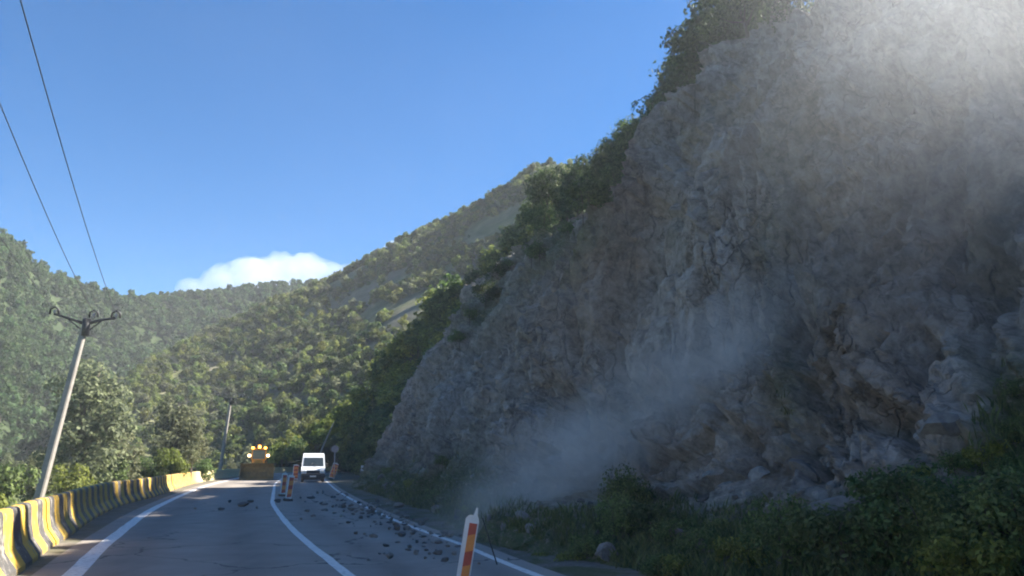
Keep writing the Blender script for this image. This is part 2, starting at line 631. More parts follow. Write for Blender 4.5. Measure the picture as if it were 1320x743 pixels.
M["bark"] = plain("bark", (0.085, 0.07, 0.055), 0.9, 0, 0.4, 6)
M["leaf_dark"] = leaf_mat("leaf_dark", (0.030, 0.056, 0.020), (0.085, 0.125, 0.044), 0.4)
M["leaf_mid"] = leaf_mat("leaf_mid", (0.048, 0.080, 0.026), (0.13, 0.18, 0.058), 0.48)
M["leaf_bright"] = leaf_mat("leaf_bright", (0.08, 0.105, 0.02), (0.20, 0.23, 0.05), 0.5)
M["leaf_grey"] = leaf_mat("leaf_grey", (0.065, 0.085, 0.045), (0.19, 0.21, 0.115), 0.55)
M["leaf_scrub"] = leaf_mat("leaf_scrub", (0.085, 0.110, 0.030), (0.21, 0.245, 0.075), 0.58, 0.35)
M["leaf_forest"] = leaf_mat("leaf_forest", (0.028, 0.058, 0.024), (0.08, 0.13, 0.05), 0.5, 0.35)
M["grass"] = leaf_mat("grass_blade", (0.035, 0.055, 0.018), (0.11, 0.13, 0.045), 0.35, 0.1)
M["pole"] = plain("weathered_concrete", (0.27, 0.25, 0.225), 0.85, 0, 0.25, 4)
M["iron"] = plain("dark_iron", (0.035, 0.037, 0.04), 0.6, 0.4, 0.3, 8)
M["wire"] = plain("wire_metal", (0.05, 0.052, 0.06), 0.5, 0.5, 0.1, 1)
M["white_plastic"] = plain("white_plastic", (0.60, 0.61, 0.61), 0.45, 0, 0.10, 7)
M["red_film"] = plain("red_reflective", (0.36, 0.035, 0.022), 0.35, 0, 0.25, 14)
M["orange_film"] = plain("orange_reflective", (0.62, 0.20, 0.035), 0.35, 0, 0.2, 14)
M["rubber"] = plain("rubber", (0.02, 0.02, 0.021), 0.8, 0, 0.2, 10)
M["van_white"] = plain("white_paint", (0.62, 0.65, 0.68), 0.3, 0, 0.06, 2)
M["van_black"] = plain("black_trim", (0.022, 0.022, 0.024), 0.55, 0, 0.2, 5)
M["glass"] = plain("vehicle_glass", (0.03, 0.04, 0.045), 0.06, 0, 0.1, 1, 0.8)
M["chrome"] = plain("lamp_lens", (0.6, 0.62, 0.65), 0.12, 0.3, 0.1, 3)
M["yellow"] = plain("yellow_paint", (0.72, 0.33, 0.025), 0.45, 0, 0.25, 2)
M["steel"] = plain("worn_steel", (0.24, 0.155, 0.05), 0.65, 0.0, 0.45, 3)
M["lamp_white"] = emissive("lit_headlamp", (1.0, 0.66, 0.34), 1.5)
M["lamp_amber"] = emissive("lit_amber_beacon", (1.0, 0.36, 0.04), 3.0)
M["plate"] = plain("number_plate", (0.7, 0.7, 0.68), 0.4, 0, 0.05, 2)
M["iron_pale"] = plain("faded_sign", (0.22, 0.20, 0.22), 0.6, 0, 0.2, 4)
M["tin"] = plain("grey_tin", (0.45, 0.42, 0.45), 0.5, 0.2, 0.2, 4)

# ------------------------------------------------------------------ road
LEFT = [(1.0, -12), (-1.9, 0), (-4.2, 6.5)] + [on_ground(*p)[:2] for p in ((92, 743), (120, 715), (150, 690), (200, 655), (250, 632), (275, 624))] + [(-27.6, 81), (-32.2, 100), (-36.4, 122), (-38.5, 145), (-36, 170), (-27, 192)]
CENT = [(6.2, -12), (2.2, 0), (-0.1, 6.5)] + [on_ground(*p)[:2] for p in ((450, 743), (425, 722), (400, 703), (370, 675), (352, 650), (352, 640))] + [(-15.4, 53.6), (-18.9, 66), (-22.6, 80.5), (-27.7, 101), (-32, 123), (-34, 145), (-31.6, 168), (-23.5, 189)]
RIGHT = [(8.6, -12), (4.6, 0), (2.2, 6.5)] + [on_ground(*p)[:2] for p in ((695, 743), (640, 722), (600, 704), (560, 690), (500, 667), (455, 645))] + [(-10.7, 50.5), (-14.1, 64), (-17.6, 78), (-23.4, 101), (-27.8, 123), (-29.6, 145), (-27.4, 166), (-20, 186)]
NL = 260
cl, cc, cr = catmull(LEFT, NL), catmull(CENT, NL), catmull(RIGHT, NL)


def smooth_curve(C, k=9):
    for _ in range(3):
        D = C.copy()
        D[1:-1] = (C[:-2] + 2 * C[1:-1] + C[2:]) / 4
        C = D
    return C


cl, cc, cr = smooth_curve(cl), smooth_curve(cc), smooth_curve(cr)
nl, nc_, nr = strip_normals(cl), strip_normals(cc), strip_normals(cr)


def ribbon(name, rows, zs, mat, parent=None, attr=None):
    R = [np.column_stack([r, np.full(len(r), z) if np.isscalar(z) else z]) for r, z in zip(rows, zs)]
    n = len(R[0])
    V = np.stack(R, 0).reshape(-1, 3)
    m = mesh_np(name, V, grid_faces(len(R), n), mat, True)
    for nm, arr in (attr or {}).items():
        a = m.attributes.new(nm, 'FLOAT', 'POINT')
        a.data.foreach_set("value", np.asarray(arr, np.float32).ravel())
    return link(name, m, parent)


lo_edge = cl - nl * 0.55
hi_edge = cr + nr * 0.40
rows, dust, track = [], [], []
yy = cc[:, 1]
NT = 33
for k, t in enumerate(np.linspace(0, 1, NT)):
    rows.append(lo_edge * (1 - t) + hi_edge * t)
    lane = (t / 0.58) if t < 0.58 else (t - 0.58) / 0.42
    track.append(np.full(NL, max(math.exp(-((lane - .28) / .10) ** 2), math.exp(-((lane - .72) / .10) ** 2)) * .9))
    dust.append(np.clip((t - 0.40) * 1.9, 0, 1.0) * np.exp(-((yy - 28) / 22.0) ** 2))
road = ribbon("road", rows, [0.0] * NT, M["asphalt"], None, {"dust": np.stack(dust), "track": np.stack(track)})
tag(road, kind="structure")


def line(name, C, Nn, w):
    # worn edges: the width wobbles a little
    e1 = 0.5 * w * (1 + 0.06 * rng.standard_normal(len(C)))
    e2 = 0.5 * w * (1 + 0.06 * rng.standard_normal(len(C)))
    return ribbon(name, [C - Nn * e1[:, None], C + Nn * e2[:, None]], [0.004, 0.004], M["line"], road)


line("edge_line", cl, nl, 0.27)
line("centre_line", cc, nc_, 0.17)
line("edge_line", cr, nr, 0.15)

sh_rows = [hi_edge - nr * 0.15, hi_edge + nr * 0.5, hi_edge + nr * 1.1, hi_edge + nr * 2.2, hi_edge + nr * 6]
sh = ribbon("road_shoulder", sh_rows, [-0.03, 0.012, 0.02, 0.0, -0.06], M["gravel"])
tag(sh, kind="structure")
vr_rows = [lo_edge + nl * 0.15, lo_edge - nl * 0.1, lo_edge - nl * 0.8, lo_edge - nl * 1.6]
M["verge"] = earth_mat("dusty_verge", [(0.3, (0.10, 0.09, 0.075)), (0.6, (0.19, 0.17, 0.145)), (0.75, (0.26, 0.235, 0.20))], 7,
                       [(0.3, (0.08, 0.08, 0.05)), (0.7, (0.17, 0.155, 0.11))], 0.8, 0.02)
vg = ribbon("road_verge", vr_rows, [-0.03, 0.01, 0.03, -0.12], M["verge"])
tag(vg, kind="structure")

# ------------------------------------------------------------------ ground sheet
ax = np.unique(np.r_[np.sinh(np.linspace(-1, 1, 161) * 6.2) / np.sinh(6.2) * 3200])
gx, gy = np.meshgrid(ax, ax + 30)
P2 = np.stack([gx.ravel(), gy.ravel()], 1)
dl = np.full(len(P2), 1e9)
for i in range(0, NL, 3):
    d = P2 - lo_edge[i]
    sd = -(d @ nl[i])
    along = np.abs(d @ np.array((-nl[i][1], nl[i][0])))
    dist = np.hypot(d[:, 0], d[:, 1])
    dl = np.where(dist < np.abs(dl), np.sign(sd) * dist, dl)
gz = -0.16 - 2.9 * sstep(1.0, 9.0, dl) + 0.25 * fbm(np.column_stack([P2 * 0.08, np.zeros(len(P2))]), 3, 5) * sstep(3, 12, dl)
ground = link("ground", mesh_np("ground", np.column_stack([P2, gz]), grid_faces(len(ax), len(ax)), M["ground"], True))
tag(ground, kind="structure")


def ground_z(x, y):
    d = np.hypot(lo_edge[:, 0] - x, lo_edge[:, 1] - y)
    i = int(d.argmin())
    sd = -((np.array((x, y)) - lo_edge[i]) @ nl[i])
    return -0.16 - 2.9 * float(sstep(1.0, 9.0, np.array([math.copysign(d[i], sd)]))[0])


# ------------------------------------------------------------------ striped concrete barrier
BAR = [(-0.2, -12), (-2.9, 0), (-5.15, 6.5)] + [on_ground(*p)[:2] for p in ((22, 743), (60, 712), (90, 692), (125, 668), (160, 652), (200, 641))] + [(-22.9, 58), (-27.6, 75), (-32.9, 98), (-37.3, 121), (-39.5, 146), (-36.8, 172), (-27.5, 194)]
cb = smooth_curve(catmull(BAR, 420))
nb = strip_normals(cb)
sb = np.r_[0, np.cumsum(np.linalg.norm(np.diff(cb, axis=0), axis=1))]
s_cam = sb[int(np.abs(cb[:, 1] - 12.3).argmin())]
prof = [(0.02, -0.1), (0.0, 0.0), (-0.005, 0.09), (-0.17, 0.33), (-0.225, 0.55), (-0.255, 0.84), (-0.275, 0.90), (-0.31, 0.92),
        (-0.41, 0.92), (-0.445, 0.90), (-0.46, 0.84), (-0.50, 0.5), (-0.62, 0.09), (-0.62, -0.1)]
barrier = empty("concrete_barrier", (float(cb[60, 0]), float(cb[60, 1]), 0))
tag(barrier, "long concrete road barrier painted in yellow and black stripes along the outer curve", "barrier")
SEG = 6.0
for k in range(int(sb[-1] // SEG)):
    a, e = k * SEG + 0.02, (k + 1) * SEG - 0.02
    ss = np.linspace(a, e, 10)
    Cx = np.column_stack([np.interp(ss, sb, cb[:, 0]), np.interp(ss, sb, cb[:, 1])])
    Nx = np.column_stack([np.interp(ss, sb, nb[:, 0]), np.interp(ss, sb, nb[:, 1])])
    base = np.array(barrier.location)
    jog = rng.normal(0, 0.012)
    V = np.array([[*(Cx[i] + Nx[i] * (o + jog)), z] for (o, z) in prof for i in range(10)]) - base
    Fq = [tuple(q) for q in grid_faces(len(prof), 10)]
    Fq += [tuple(j * 10 for j in range(len(prof))), tuple(j * 10 + 9 for j in range(len(prof)))[::-1]]
    me = bpy.data.meshes.new("barrier_segment")
    me.from_pydata(V.tolist(), [], Fq)
    me.materials.append(M["barrier"])
    uvl = me.uv_layers.new(name="UVMap")
    col = np.arange(len(prof) * 10) % 10
    hz = np.array([z for (_, z) in prof]).repeat(10)
    li = np.zeros(len(me.loops), np.int32)
    me.loops.foreach_get("vertex_index", li)
    # stripes lean: they are painted slightly slanted along the wall
    uvs = np.column_stack([ss[col][li] - s_cam + 0.25, hz[li]])
    uvl.data.foreach_set("uv", uvs.astype(np.float32).ravel())
    link("barrier_segment", me, barrier)

# ------------------------------------------------------------------ cliff
base_pts = [(13.6, -26), (9.9, -13), (6.2, 0), (4.15, 6.5), (2.15, 12.3), (0.85, 16.6), (-2.0, 25.3), (-5.4, 36.8), (-7.6, 44.5), (-9.7, 51.5), (-11.0, 56.0)]
bc = catmull(base_pts, 700)
h0 = math.atan2(bc[-1, 0] - bc[-2, 0], bc[-1, 1] - bc[-2, 1])
arc, p, h = [], bc[-1].copy(), h0
R_C = 15.0
for i in range(230):
    ds = 0.1 if i < 180 else 0.8
    if i < 180: h += ds / R_C
    p = p + np.array((math.sin(h), math.cos(h))) * ds
    arc.append(p.copy())
bc = np.vstack([bc, arc])
Sb = np.r_[0, np.cumsum(np.linalg.norm(np.diff(bc, axis=0), axis=1))]
s_y = lambda Y: float(np.interp(Y, bc[:700, 1], Sb[:700]))
s_end = Sb[-1]
ssamp = np.r_[np.linspace(0, s_y(4), 70)[:-1], np.linspace(s_y(4), s_y(20), 290)[:-1], np.linspace(s_y(20), s_y(56), 330)[:-1],
              np.linspace(s_y(56), s_y(56) + 18, 120)[:-1], np.linspace(s_y(56) + 18, s_end, 40)]
B2 = np.column_stack([np.interp(ssamp, Sb, bc[:, 0]), np.interp(ssamp, Sb, bc[:, 1])])
N2 = strip_normals(np.column_stack([np.interp(np.linspace(0, s_end, 900), Sb, bc[:, 0]), np.interp(np.linspace(0, s_end, 900), Sb, bc[:, 1])]))
N2 = np.column_stack([np.interp(ssamp, np.linspace(0, s_end, 900), N2[:, k]) for k in (0, 1)])
N2 /= np.linalg.norm(N2, axis=1)[:, None]
prof_far = np.array([(-0.9, -0.45), (0.0, 0.02), (0.8, 0.40), (1.9, 1.5), (3.2, 3.6), (5.2, 7.2), (7.0, 10.3), (8.9, 13.6), (10.6, 15.2), (12.4, 16.6), (14.5, 17.2)])
prof_near = np.array([(-0.9, -0.45), (0.0, 0.05), (1.6, 0.75), (3.3, 1.7), (4.7, 3.3), (6.2, 6.4), (7.5, 9.8), (9.0, 14.0), (10.5, 16.0), (12.5, 16.8), (14.5, 17.0)])
tt = np.linspace(0, 1, len(prof_far))
nv = 300
tv = np.linspace(0, 1, nv)
pf_ = np.column_stack([np.interp(tv, tt, prof_far[:, k]) for k in (0, 1)])
pn_ = np.column_stack([np.interp(tv, tt, prof_near[:, k]) for k in (0, 1)])
wn_ = 1 - sstep(12, 26, B2[:, 1])
PR = pf_[None] * (1 - wn_)[:, None, None] + pn_[None] * wn_[:, None, None]      # (ns, nv, 2)
ns = len(ssamp)
hs = (1 + 0.05 * sstep(36, 48, B2[:, 1]) - 0.24 * (1 - sstep(7, 13, B2[:, 1])) + 0.11 * sstep(12, 16, B2[:, 1]) * (1 - sstep(24, 31, B2[:, 1])) - 0.22 * sstep(s_y(56) + 7, s_y(56) + 16, ssamp)) + 0.05 * fbm(np.column_stack([ssamp * 0.12, np.zeros(ns), np.zeros(ns)]), 3, 3)
X = B2[:, None, 0] + N2[:, None, 0] * PR[:, :, 0]
Y = B2[:, None, 1] + N2[:, None, 1] * PR[:, :, 0]
Z = PR[:, :, 1] * hs[:, None]
rim = np.interp(B2[:, 1], [-30, 6, 10, 13.6, 16, 17.3, 19.2, 22, 25, 28], [11.5, 11.5, 11.8, 12.8, 14.5, 15.5, 16.2, 17.4, 19.4, 30])[:, None]     # the rim drops towards the viewer
back = 0.5 * np.clip(PR[:, :, 0] - 9.2, 0, None) * (1 - sstep(22, 27, B2[:, 1]))[:, None]
Z = np.where(Z > rim, rim + 0.10 * (Z - rim) - back, Z)
V0 = np.stack([X, Y, Z], -1).reshape(-1, 3)
tvv = np.tile(tv, ns)
px, py = to_pixel(V0)


def blob(x, y, rx, ry, ang=0.0):
    c, s = math.cos(ang), math.sin(ang)
    dx, dy = px - x, py - y
    u, v = (dx * c + dy * s) / rx, (-dx * s + dy * c) / ry
    return np.exp(-(u * u + v * v))


def seg_dist(x0, y0, x1, y1):
    dx, dy = x1 - x0, y1 - y0
    t = np.clip(((px - x0) * dx + (py - y0) * dy) / (dx * dx + dy * dy), 0, 1)
    return np.hypot(px - x0 - t * dx, py - y0 - t * dy), t


amp = sstep(0.12, 0.40, tvv) * (1 - 0.75 * sstep(0.80, 0.92, tvv))
# slabs stand along the fall line, bedding climbs to the right
sv = ssamp.repeat(nv)
hv = tvv * 21.0
ws = np.column_stack([sv * .3, hv * .3, np.zeros(len(sv))])
w1, w2 = fbm(ws, 3, 40), fbm(ws + 31, 3, 41)
sw, hw_ = sv + 1.5 * w1, hv + 1.8 * w2
zc = np.zeros(len(sv)) + 0.37
slab = np.column_stack([sw / 2.3, hw_ / 6.5, zc])
slab2 = np.column_stack([sw / 0.95 + 4, hw_ / 2.6, zc + 3])
bu, bv = sw * .82 + hw_ * .57, -sw * .57 + hw_ * .82
bed = np.column_stack([bu / 3.6, bv / 1.0, zc + 6])
bed2 = np.column_stack([bu / 1.3, bv / .45, zc + 9])
blocky = sstep(940, 1080, px)
d = 1.5 * fbm(V0 * 0.13, 3, 11)
gul = fbm(np.column_stack([sw * 0.42, zc, hw_ * 0.04]), 3, 21)
d += 1.0 * gul
d += (0.85 - .25 * blocky) * facets(slab, 31) + (0.34 - .1 * blocky) * facets(slab2, 32)
d += (0.28 + .30 * blocky) * facets(bed, 51) + 0.13 * facets(bed2, 52)
d -= 0.55 * np.clip(1 - 7 * np.abs(fbm(np.column_stack([sw * .55, hw_ * .16, zc]), 3, 611)), 0, 1)
d -= 0.30 * np.clip(1 - 7 * np.abs(fbm(np.column_stack([bu * .22, bv * .8, zc]), 3, 612)), 0, 1)
d += 0.22 * facets(np.column_stack([sw / .45, hw_ / .8, zc]), 91) + 0.11 * facets(np.column_stack([sw / .2, hw_ / .28, zc]), 92) + 0.06 * fbm(V0 * 2.4, 3, 61)
d = d * (0.12 + 0.88 * amp)
# bigger features seen on the face
ch, ct = seg_dist(1010, 410, 690, 650)
d -= 0.8 * np.exp(-(ch / (26 + 50 * ct)) ** 2) * amp
d += 0.7 * blob(700, 690, 90, 60)
d -= 2.0 * blob(1165, 548, 38, 16) + 1.6 * blob(1194, 475, 12, 42, -0.1)
d -= 1.4 * blob(730, 522, 26, 24) + 0.6 * blob(985, 360, 30, 70, 0.3)
d += 0.7 * blob(900, 260, 60, 130, 0.15) + 0.5 * blob(1130, 420, 90, 70) + 0.6 * blob(600, 520, 60, 70)
d += 0.5 * blob(850, 470, 60, 60)
toe = (1 - sstep(0.08, 0.3, tvv))
d += toe * sstep(0.09, 0.16, tvv) * (0.35 * fbm(V0 * 0.5, 4, 13) + 0.12 * facets(V0 / 0.6, 15))
DZ = 0.45
V1 = V0.copy()
V1[:, 0] -= np.repeat(N2[:, 0], nv) * d * 0.89
V1[:, 1] -= np.repeat(N2[:, 1], nv) * d * 0.89
V1[:, 2] += d * DZ
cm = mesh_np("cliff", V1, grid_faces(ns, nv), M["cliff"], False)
px, py = to_pixel(V1)
nz = fbm(V1 * 0.6, 4, 200)
nz2 = fbm(V1 * 1.7, 3, 210)
low = 1 - sstep(0.2, 1.6, V1[:, 2] + nz * 0.8)
moss = 0.75 * blob(705, 300, 60, 45) + 0.65 * blob(625, 395, 60, 30, -0.6) + 0.5 * blob(1010, 500, 30, 70) + 0.9 * blob(1310, 560, 70, 130) + 0.35 * blob(1000, 320, 40, 110)
moss += 0.9 * blob(560, 650, 130, 28, 0.42) + 0.7 * blob(600, 610, 50, 40)
moss += 1.0 * sstep(0.84, 0.93, tvv) + 1.2 * blob(1150, 760, 430, 85) + 0.8 * blob(830, 700, 60, 40) + 0.5 * low
moss = np.clip(moss * 1.25 + 0.55 * nz - 0.12, 0, 1)
brown = np.clip(1.1 * blob(790, 290, 55, 170, 0.12) + 0.5 * blob(700, 420, 60, 90) + 0.55 * blob(1180, 380, 130, 160) + 0.5 * blob(530, 560, 60, 60) + 0.35 * nz, 0, 1)
pale = np.clip(0.75 * blob(905, 340, 55, 110, 0.1) + 0.55 * blob(860, 190, 40, 30) + 0.5 * blob(1250, 430, 90, 60) + 0.4 * blob(560, 520, 60, 70) + 0.5 * blob(780, 560, 90, 40, -0.5) + 0.4 * nz2 - 0.05, 0, 0.85)
soil = np.clip(0.9 * blob(1080, 665, 75, 32, -0.3) + 0.6 * blob(1000, 610, 70, 40) + 0.5 * (1 - sstep(0.06, 0.2, tvv)) + 0.3 * nz - 0.1, 0, 1)
for nm, arr in (("moss", moss), ("brown", brown), ("pale", pale), ("soil", soil)):
    cm.attributes.new(nm, 'FLOAT', 'POINT').data.foreach_set("value", arr.astype(np.float32))
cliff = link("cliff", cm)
tag(cliff, kind="structure")
# the gently falling top behind the edge, so the ridge has depth
top_edge = V1.reshape(ns, nv, 3)[:, -1]
half = ns
rows3 = [top_edge]
for k, (o, dz) in enumerate(((4, 0.2), (9, -0.4), (18, -3.5), (34, -10))):
    r = top_edge.copy()
    r[:, 0] += 0.95 * o; r[:, 1] += 0.30 * o; r[:, 2] += dz
    rows3.append(r)
nfront = int(np.searchsorted(ssamp, s_y(56) + 4))
Vt = np.stack([r[:nfront] for r in rows3], 0).reshape(-1, 3)
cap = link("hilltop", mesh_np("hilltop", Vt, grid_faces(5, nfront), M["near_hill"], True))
tag(cap, kind="structure")
bvh_c = BVHTree.FromPolygons([tuple(v) for v in V1.tolist()], grid_faces(ns, nv).tolist())
bvh_top = BVHTree.FromPolygons([tuple(v) for v in Vt.tolist()], grid_faces(5, nfront).tolist())
CAM = Vector((0, 0, EYE))


def hit(x, y, bvh=bvh_c):
    r = bvh.ray_cast(CAM, ray(x, y).normalized())
    return r[0]


def drop(x, y, bvh):
    r = bvh.ray_cast(Vector((x, y, 400)), Vector((0, 0, -1)))
    return r[0]


# ------------------------------------------------------------------ hills behind
def hill(name, rows, ncol, nrow, amp, scale, mat, seed):
    R = [catmull(r, ncol) for r in rows]
    G = np.stack([catmull([R[k][j] for k in range(len(R))], nrow) for j in range(ncol)], 0)     # (ncol,nrow,3)
    V = G.reshape(-1, 3)
    dn = fbm(V / scale, 5, seed) * amp
    fade = np.tile(np.sin(np.pi * np.clip(np.linspace(0, 1, nrow) * 1.05, 0, 1)) ** 0.5, ncol)
    V[:, 2] += dn * (0.25 + 0.75 * np.nan_to_num(fade))
    F_ = grid_faces(ncol, nrow)
    o = link(name, mesh_np(name, V, F_, mat, True))
    tag(o, kind="structure")
    return o, V, BVHTree.FromPolygons([tuple(v) for v in V.tolist()], F_.tolist()), F_


crestA = [at(-260, 235, 600), at(-120, 272, 640), at(0, 328, 680), at(60, 367, 720), at(130, 386, 770), at(200, 393, 820), at(300, 389, 900), at(400, 380, 950), at(520, 360, 980), at(700, 340, 1000)]
baseA = [Vector((v.x * k, v.y * k, -4)) for v, k in zip(crestA, (.36, .38, .42, .45, .48, .5, .52, .52, .52, .52))]
midA = [a.lerp(b_, .55) + Vector((0, 0, -14)) for a, b_ in zip(baseA, crestA)]
backA = [Vector((v.x * 1.3, v.y * 1.3, v.z * .5)) for v in crestA]
hillA, VA, bvhA, FA = hill("wooded_mountain", [baseA, midA, crestA, backA], 120, 60, 16, 110, M["far_hill"], 301)

crestB = [at(118, 598, 290), at(160, 560, 320), at(190, 500, 360), at(225, 466, 430), at(300, 432, 480), at(370, 400, 500), at(440, 372, 510), at(510, 334, 510), at(600, 292, 505), at(660, 259, 500), at(720, 228, 490), at(800, 262, 480), at(900, 330, 470)]
baseB = [Vector((v.x * k, v.y * k, -4)) for v, k in zip(crestB, (.78, .72, .64, .56, .48, .42, .38, .36, .36, .36, .36, .36, .36))]
midB = [a.lerp(b_, .5) + Vector((0, 0, 3)) for a, b_ in zip(baseB, crestB)]
backB = [Vector((v.x * 1.15 + 60, v.y * 1.35, v.z * .45 - 4)) for v in crestB]
hillB, VB, bvhB, FB = hill("scrub_hillside", [baseB, midB, crestB, backB], 170, 90, 4, 38, M["mid_hill"], 322)

crestC = [at(366, 603, 176), at(398, 592, 160), at(438, 574, 146), at(480, 540, 136), at(545, 472, 128), at(608, 420, 118), at(660, 370, 112), at(712, 318, 108), at(775, 260, 106), at(850, 200, 104)]
baseC = [Vector((-30.5, 160, -1)), Vector((-26.5, 142, -.6)), Vector((-23, 122, -.4)), Vector((-19, 104, -.4)), Vector((-16, 90, -.4)), Vector((-12.5, 78, -.4)), Vector((-7.5, 70, -.4)), Vector((0.5, 66, -.4)), Vector((12, 64, -.4)), Vector((24, 62, -.4))]
midC = [a.lerp(b_, .5) + Vector((0, 0, 1.5)) for a, b_ in zip(baseC, crestC)]
backC = [Vector((v.x + 42, v.y + 40, v.z * .55)) for v in crestC]
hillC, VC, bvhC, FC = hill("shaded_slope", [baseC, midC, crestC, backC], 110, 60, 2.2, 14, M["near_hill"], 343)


# ------------------------------------------------------------------ foliage meshes
def leaves_arrays(C, Nn, size, r, asp=0.55):
    n = len(C)
    t = r.standard_normal((n, 3))
    t -= (t * Nn).sum(1)[:, None] * Nn
    t /= np.linalg.norm(t, axis=1)[:, None] + 1e-9
    bb = np.cross(Nn, t)
    L = size[:, None]
    V = np.stack([C - t * L, C - bb * L * asp + Nn * L * .12, C + t * L, C + bb * L * asp + Nn * L * .12], 1).reshape(-1, 3)
    return V, np.arange(4 * n).reshape(-1, 4)


def crown_points(r, n, rx, rz, ncl, cz, clump=(0.28, 0.46), tall=1.0):
    """leaf positions gathered in clumps spread through an uneven volume"""
    cen = []
    for k in range(ncl):
        v = r.standard_normal(3); v /= np.linalg.norm(v)
        q = r.random() ** 0.45 * 0.78
        cen.append((v[0] * rx * q * r.uniform(.8, 1.12), v[1] * rx * q * r.uniform(.8, 1.12), cz + v[2] * rz * q))
    cen = np.array(cen)
    k = r.integers(0, ncl, n)
    v = r.standard_normal((n, 3)); v /= np.linalg.norm(v, axis=1)[:, None]
    cr = r.uniform(*clump, ncl)[k] * rx
    rad = cr * r.uniform(0.35, 1.08, n) ** 0.6
    C = cen[k] + v * rad[:, None] * np.array((1, 1, 0.82 * tall))
    Nn = v + 0.55 * r.standard_normal((n, 3)) + np.array((0, 0, 0.35))
    Nn /= np.linalg.norm(Nn, axis=1)[:, None]
    return C, Nn, cen


def crown_mesh(name, mat, seed, n, rx, rz, cz, leaf, ncl, clump=(0.28, 0.46), tall=1.0):
    r = np.random.default_rng(seed)
    C, Nn, cen = crown_points(r, n, rx, rz, ncl, cz, clump, tall)
    V, Fq = leaves_arrays(C, Nn, leaf * r.uniform(.6, 1.3, n), r)
    return mesh_np(name, V, Fq, mat), cen


def trunk_mesh(cen, h, r0, seed, nlimb=7, stems=1):
    r = random.Random(seed)
    mb = MB()
    for q in range(stems):
        ox, oy = (r.uniform(-.25, .25) * (stems > 1) for _ in range(2))
        pts = [(ox, oy, -0.4), (ox + r.uniform(-.05, .05) * h * .3, oy, h * .3), (ox * 1.5 + r.uniform(-.05, .05) * h, oy + r.uniform(-.05, .05) * h, h * .65), (ox + r.uniform(-.05, .05) * h, oy * 2, h * .95)]
        mb.tube(pts, [r0, r0 * .8, r0 * .5, r0 * .12], 7)
    for k in range(min(nlimb, len(cen))):
        c = cen[k]
        z0 = max(0.15 * h, min(c[2] * .62, h * .7))
        m_ = Vector((c[0] * .45, c[1] * .45, (z0 + c[2]) / 2 - 0.05 * h))
        mb.tube([(0, 0, z0), m_, c], [r0 * .42, r0 * .28, r0 * .08], 5)
    o = mb.build("trunk", M["bark"])
    me = o.data
    bpy.data.objects.remove(o)
    return me


def tree_proto(mat, seed, h, rx, n, leaf, ncl, crown_base=0.3, clump=(0.28, 0.46), stems=1, r0=None):
    rz = h * (1 - crown_base) / 2
    cmesh, cen = crown_mesh("crown", mat, seed, n, rx, rz, h - rz, leaf, ncl, clump)
    tmesh = trunk_mesh(cen, h * .9, r0 or h * 0.022, seed, 8, stems)
    return cmesh, tmesh


def put_tree(name, proto, loc, scale, label, cat, group=None, rz=None, tilt=(0, 0), sz=1.0):
    o = empty(name, loc)
    o.rotation_euler = (tilt[0], tilt[1], random.uniform(0, 6.28) if rz is None else rz)
    o.scale = (scale, scale, scale * sz)
    tag(o, label, cat, group)
    t = link("trunk", proto[1], o)
    link("crown", proto[0], o)
    return o


def merged_tree(name, proto, cmat):
    """crown and trunk of a tree too small to show its parts, as one mesh"""
    cv = np.zeros(len(proto[0].vertices) * 3, np.float32); proto[0].vertices.foreach_get("co", cv)
    cv = cv.reshape(-1, 3)
    nf = len(cv) // 4
    Fq = np.arange(len(cv)).reshape(-1, 4)
    h = float(cv[:, 2].max())
    tv_, tf = [], []
    r = h * .022
    for z, rr in ((-.5, r), (h * .4, r * .7), (h * .8, r * .2)):
        for k in range(4):
            a = k * math.pi / 2
            tv_.append((rr * math.cos(a), rr * math.sin(a), z))
    for i in range(2):
        for k in range(4):
            tf.append((i * 4 + k, i * 4 + (k + 1) % 4, i * 4 + 4 + (k + 1) % 4, i * 4 + 4 + k))
    V = np.vstack([cv, np.array(tv_)])
    Fa = np.vstack([Fq, np.array(tf) + len(cv)])
    return mesh_np(name, V, Fa, [cmat, M["bark"]], False, np.r_[np.zeros(nf), np.ones(len(tf))])


# ---- trees along the cliff edge
ridge_protos = [tree_proto(M["leaf_dark"], 11, 4.6, 1.7, 2600, 0.11, 26, 0.18),
                tree_proto(M["leaf_dark"], 12, 3.8, 1.6, 2300, 0.11, 22, 0.12, (0.30, 0.5), 2),
                tree_proto(M["leaf_dark"], 13, 5.2, 1.9, 2900, 0.12, 28, 0.25),
                tree_proto(M["leaf_dark"], 14, 3.2, 1.5, 1900, 0.10, 20, 0.08, (0.3, 0.5), 2)]
VG = V1.reshape(ns, nv, 3)


def surf(Yb, t):
    """point on the cliff face above the base point at depth Yb, at height fraction t"""
    i = int(np.abs(B2[:nfront + 60, 1] - Yb).argmin())
    return Vector(VG[i, int(t * (nv - 1))])


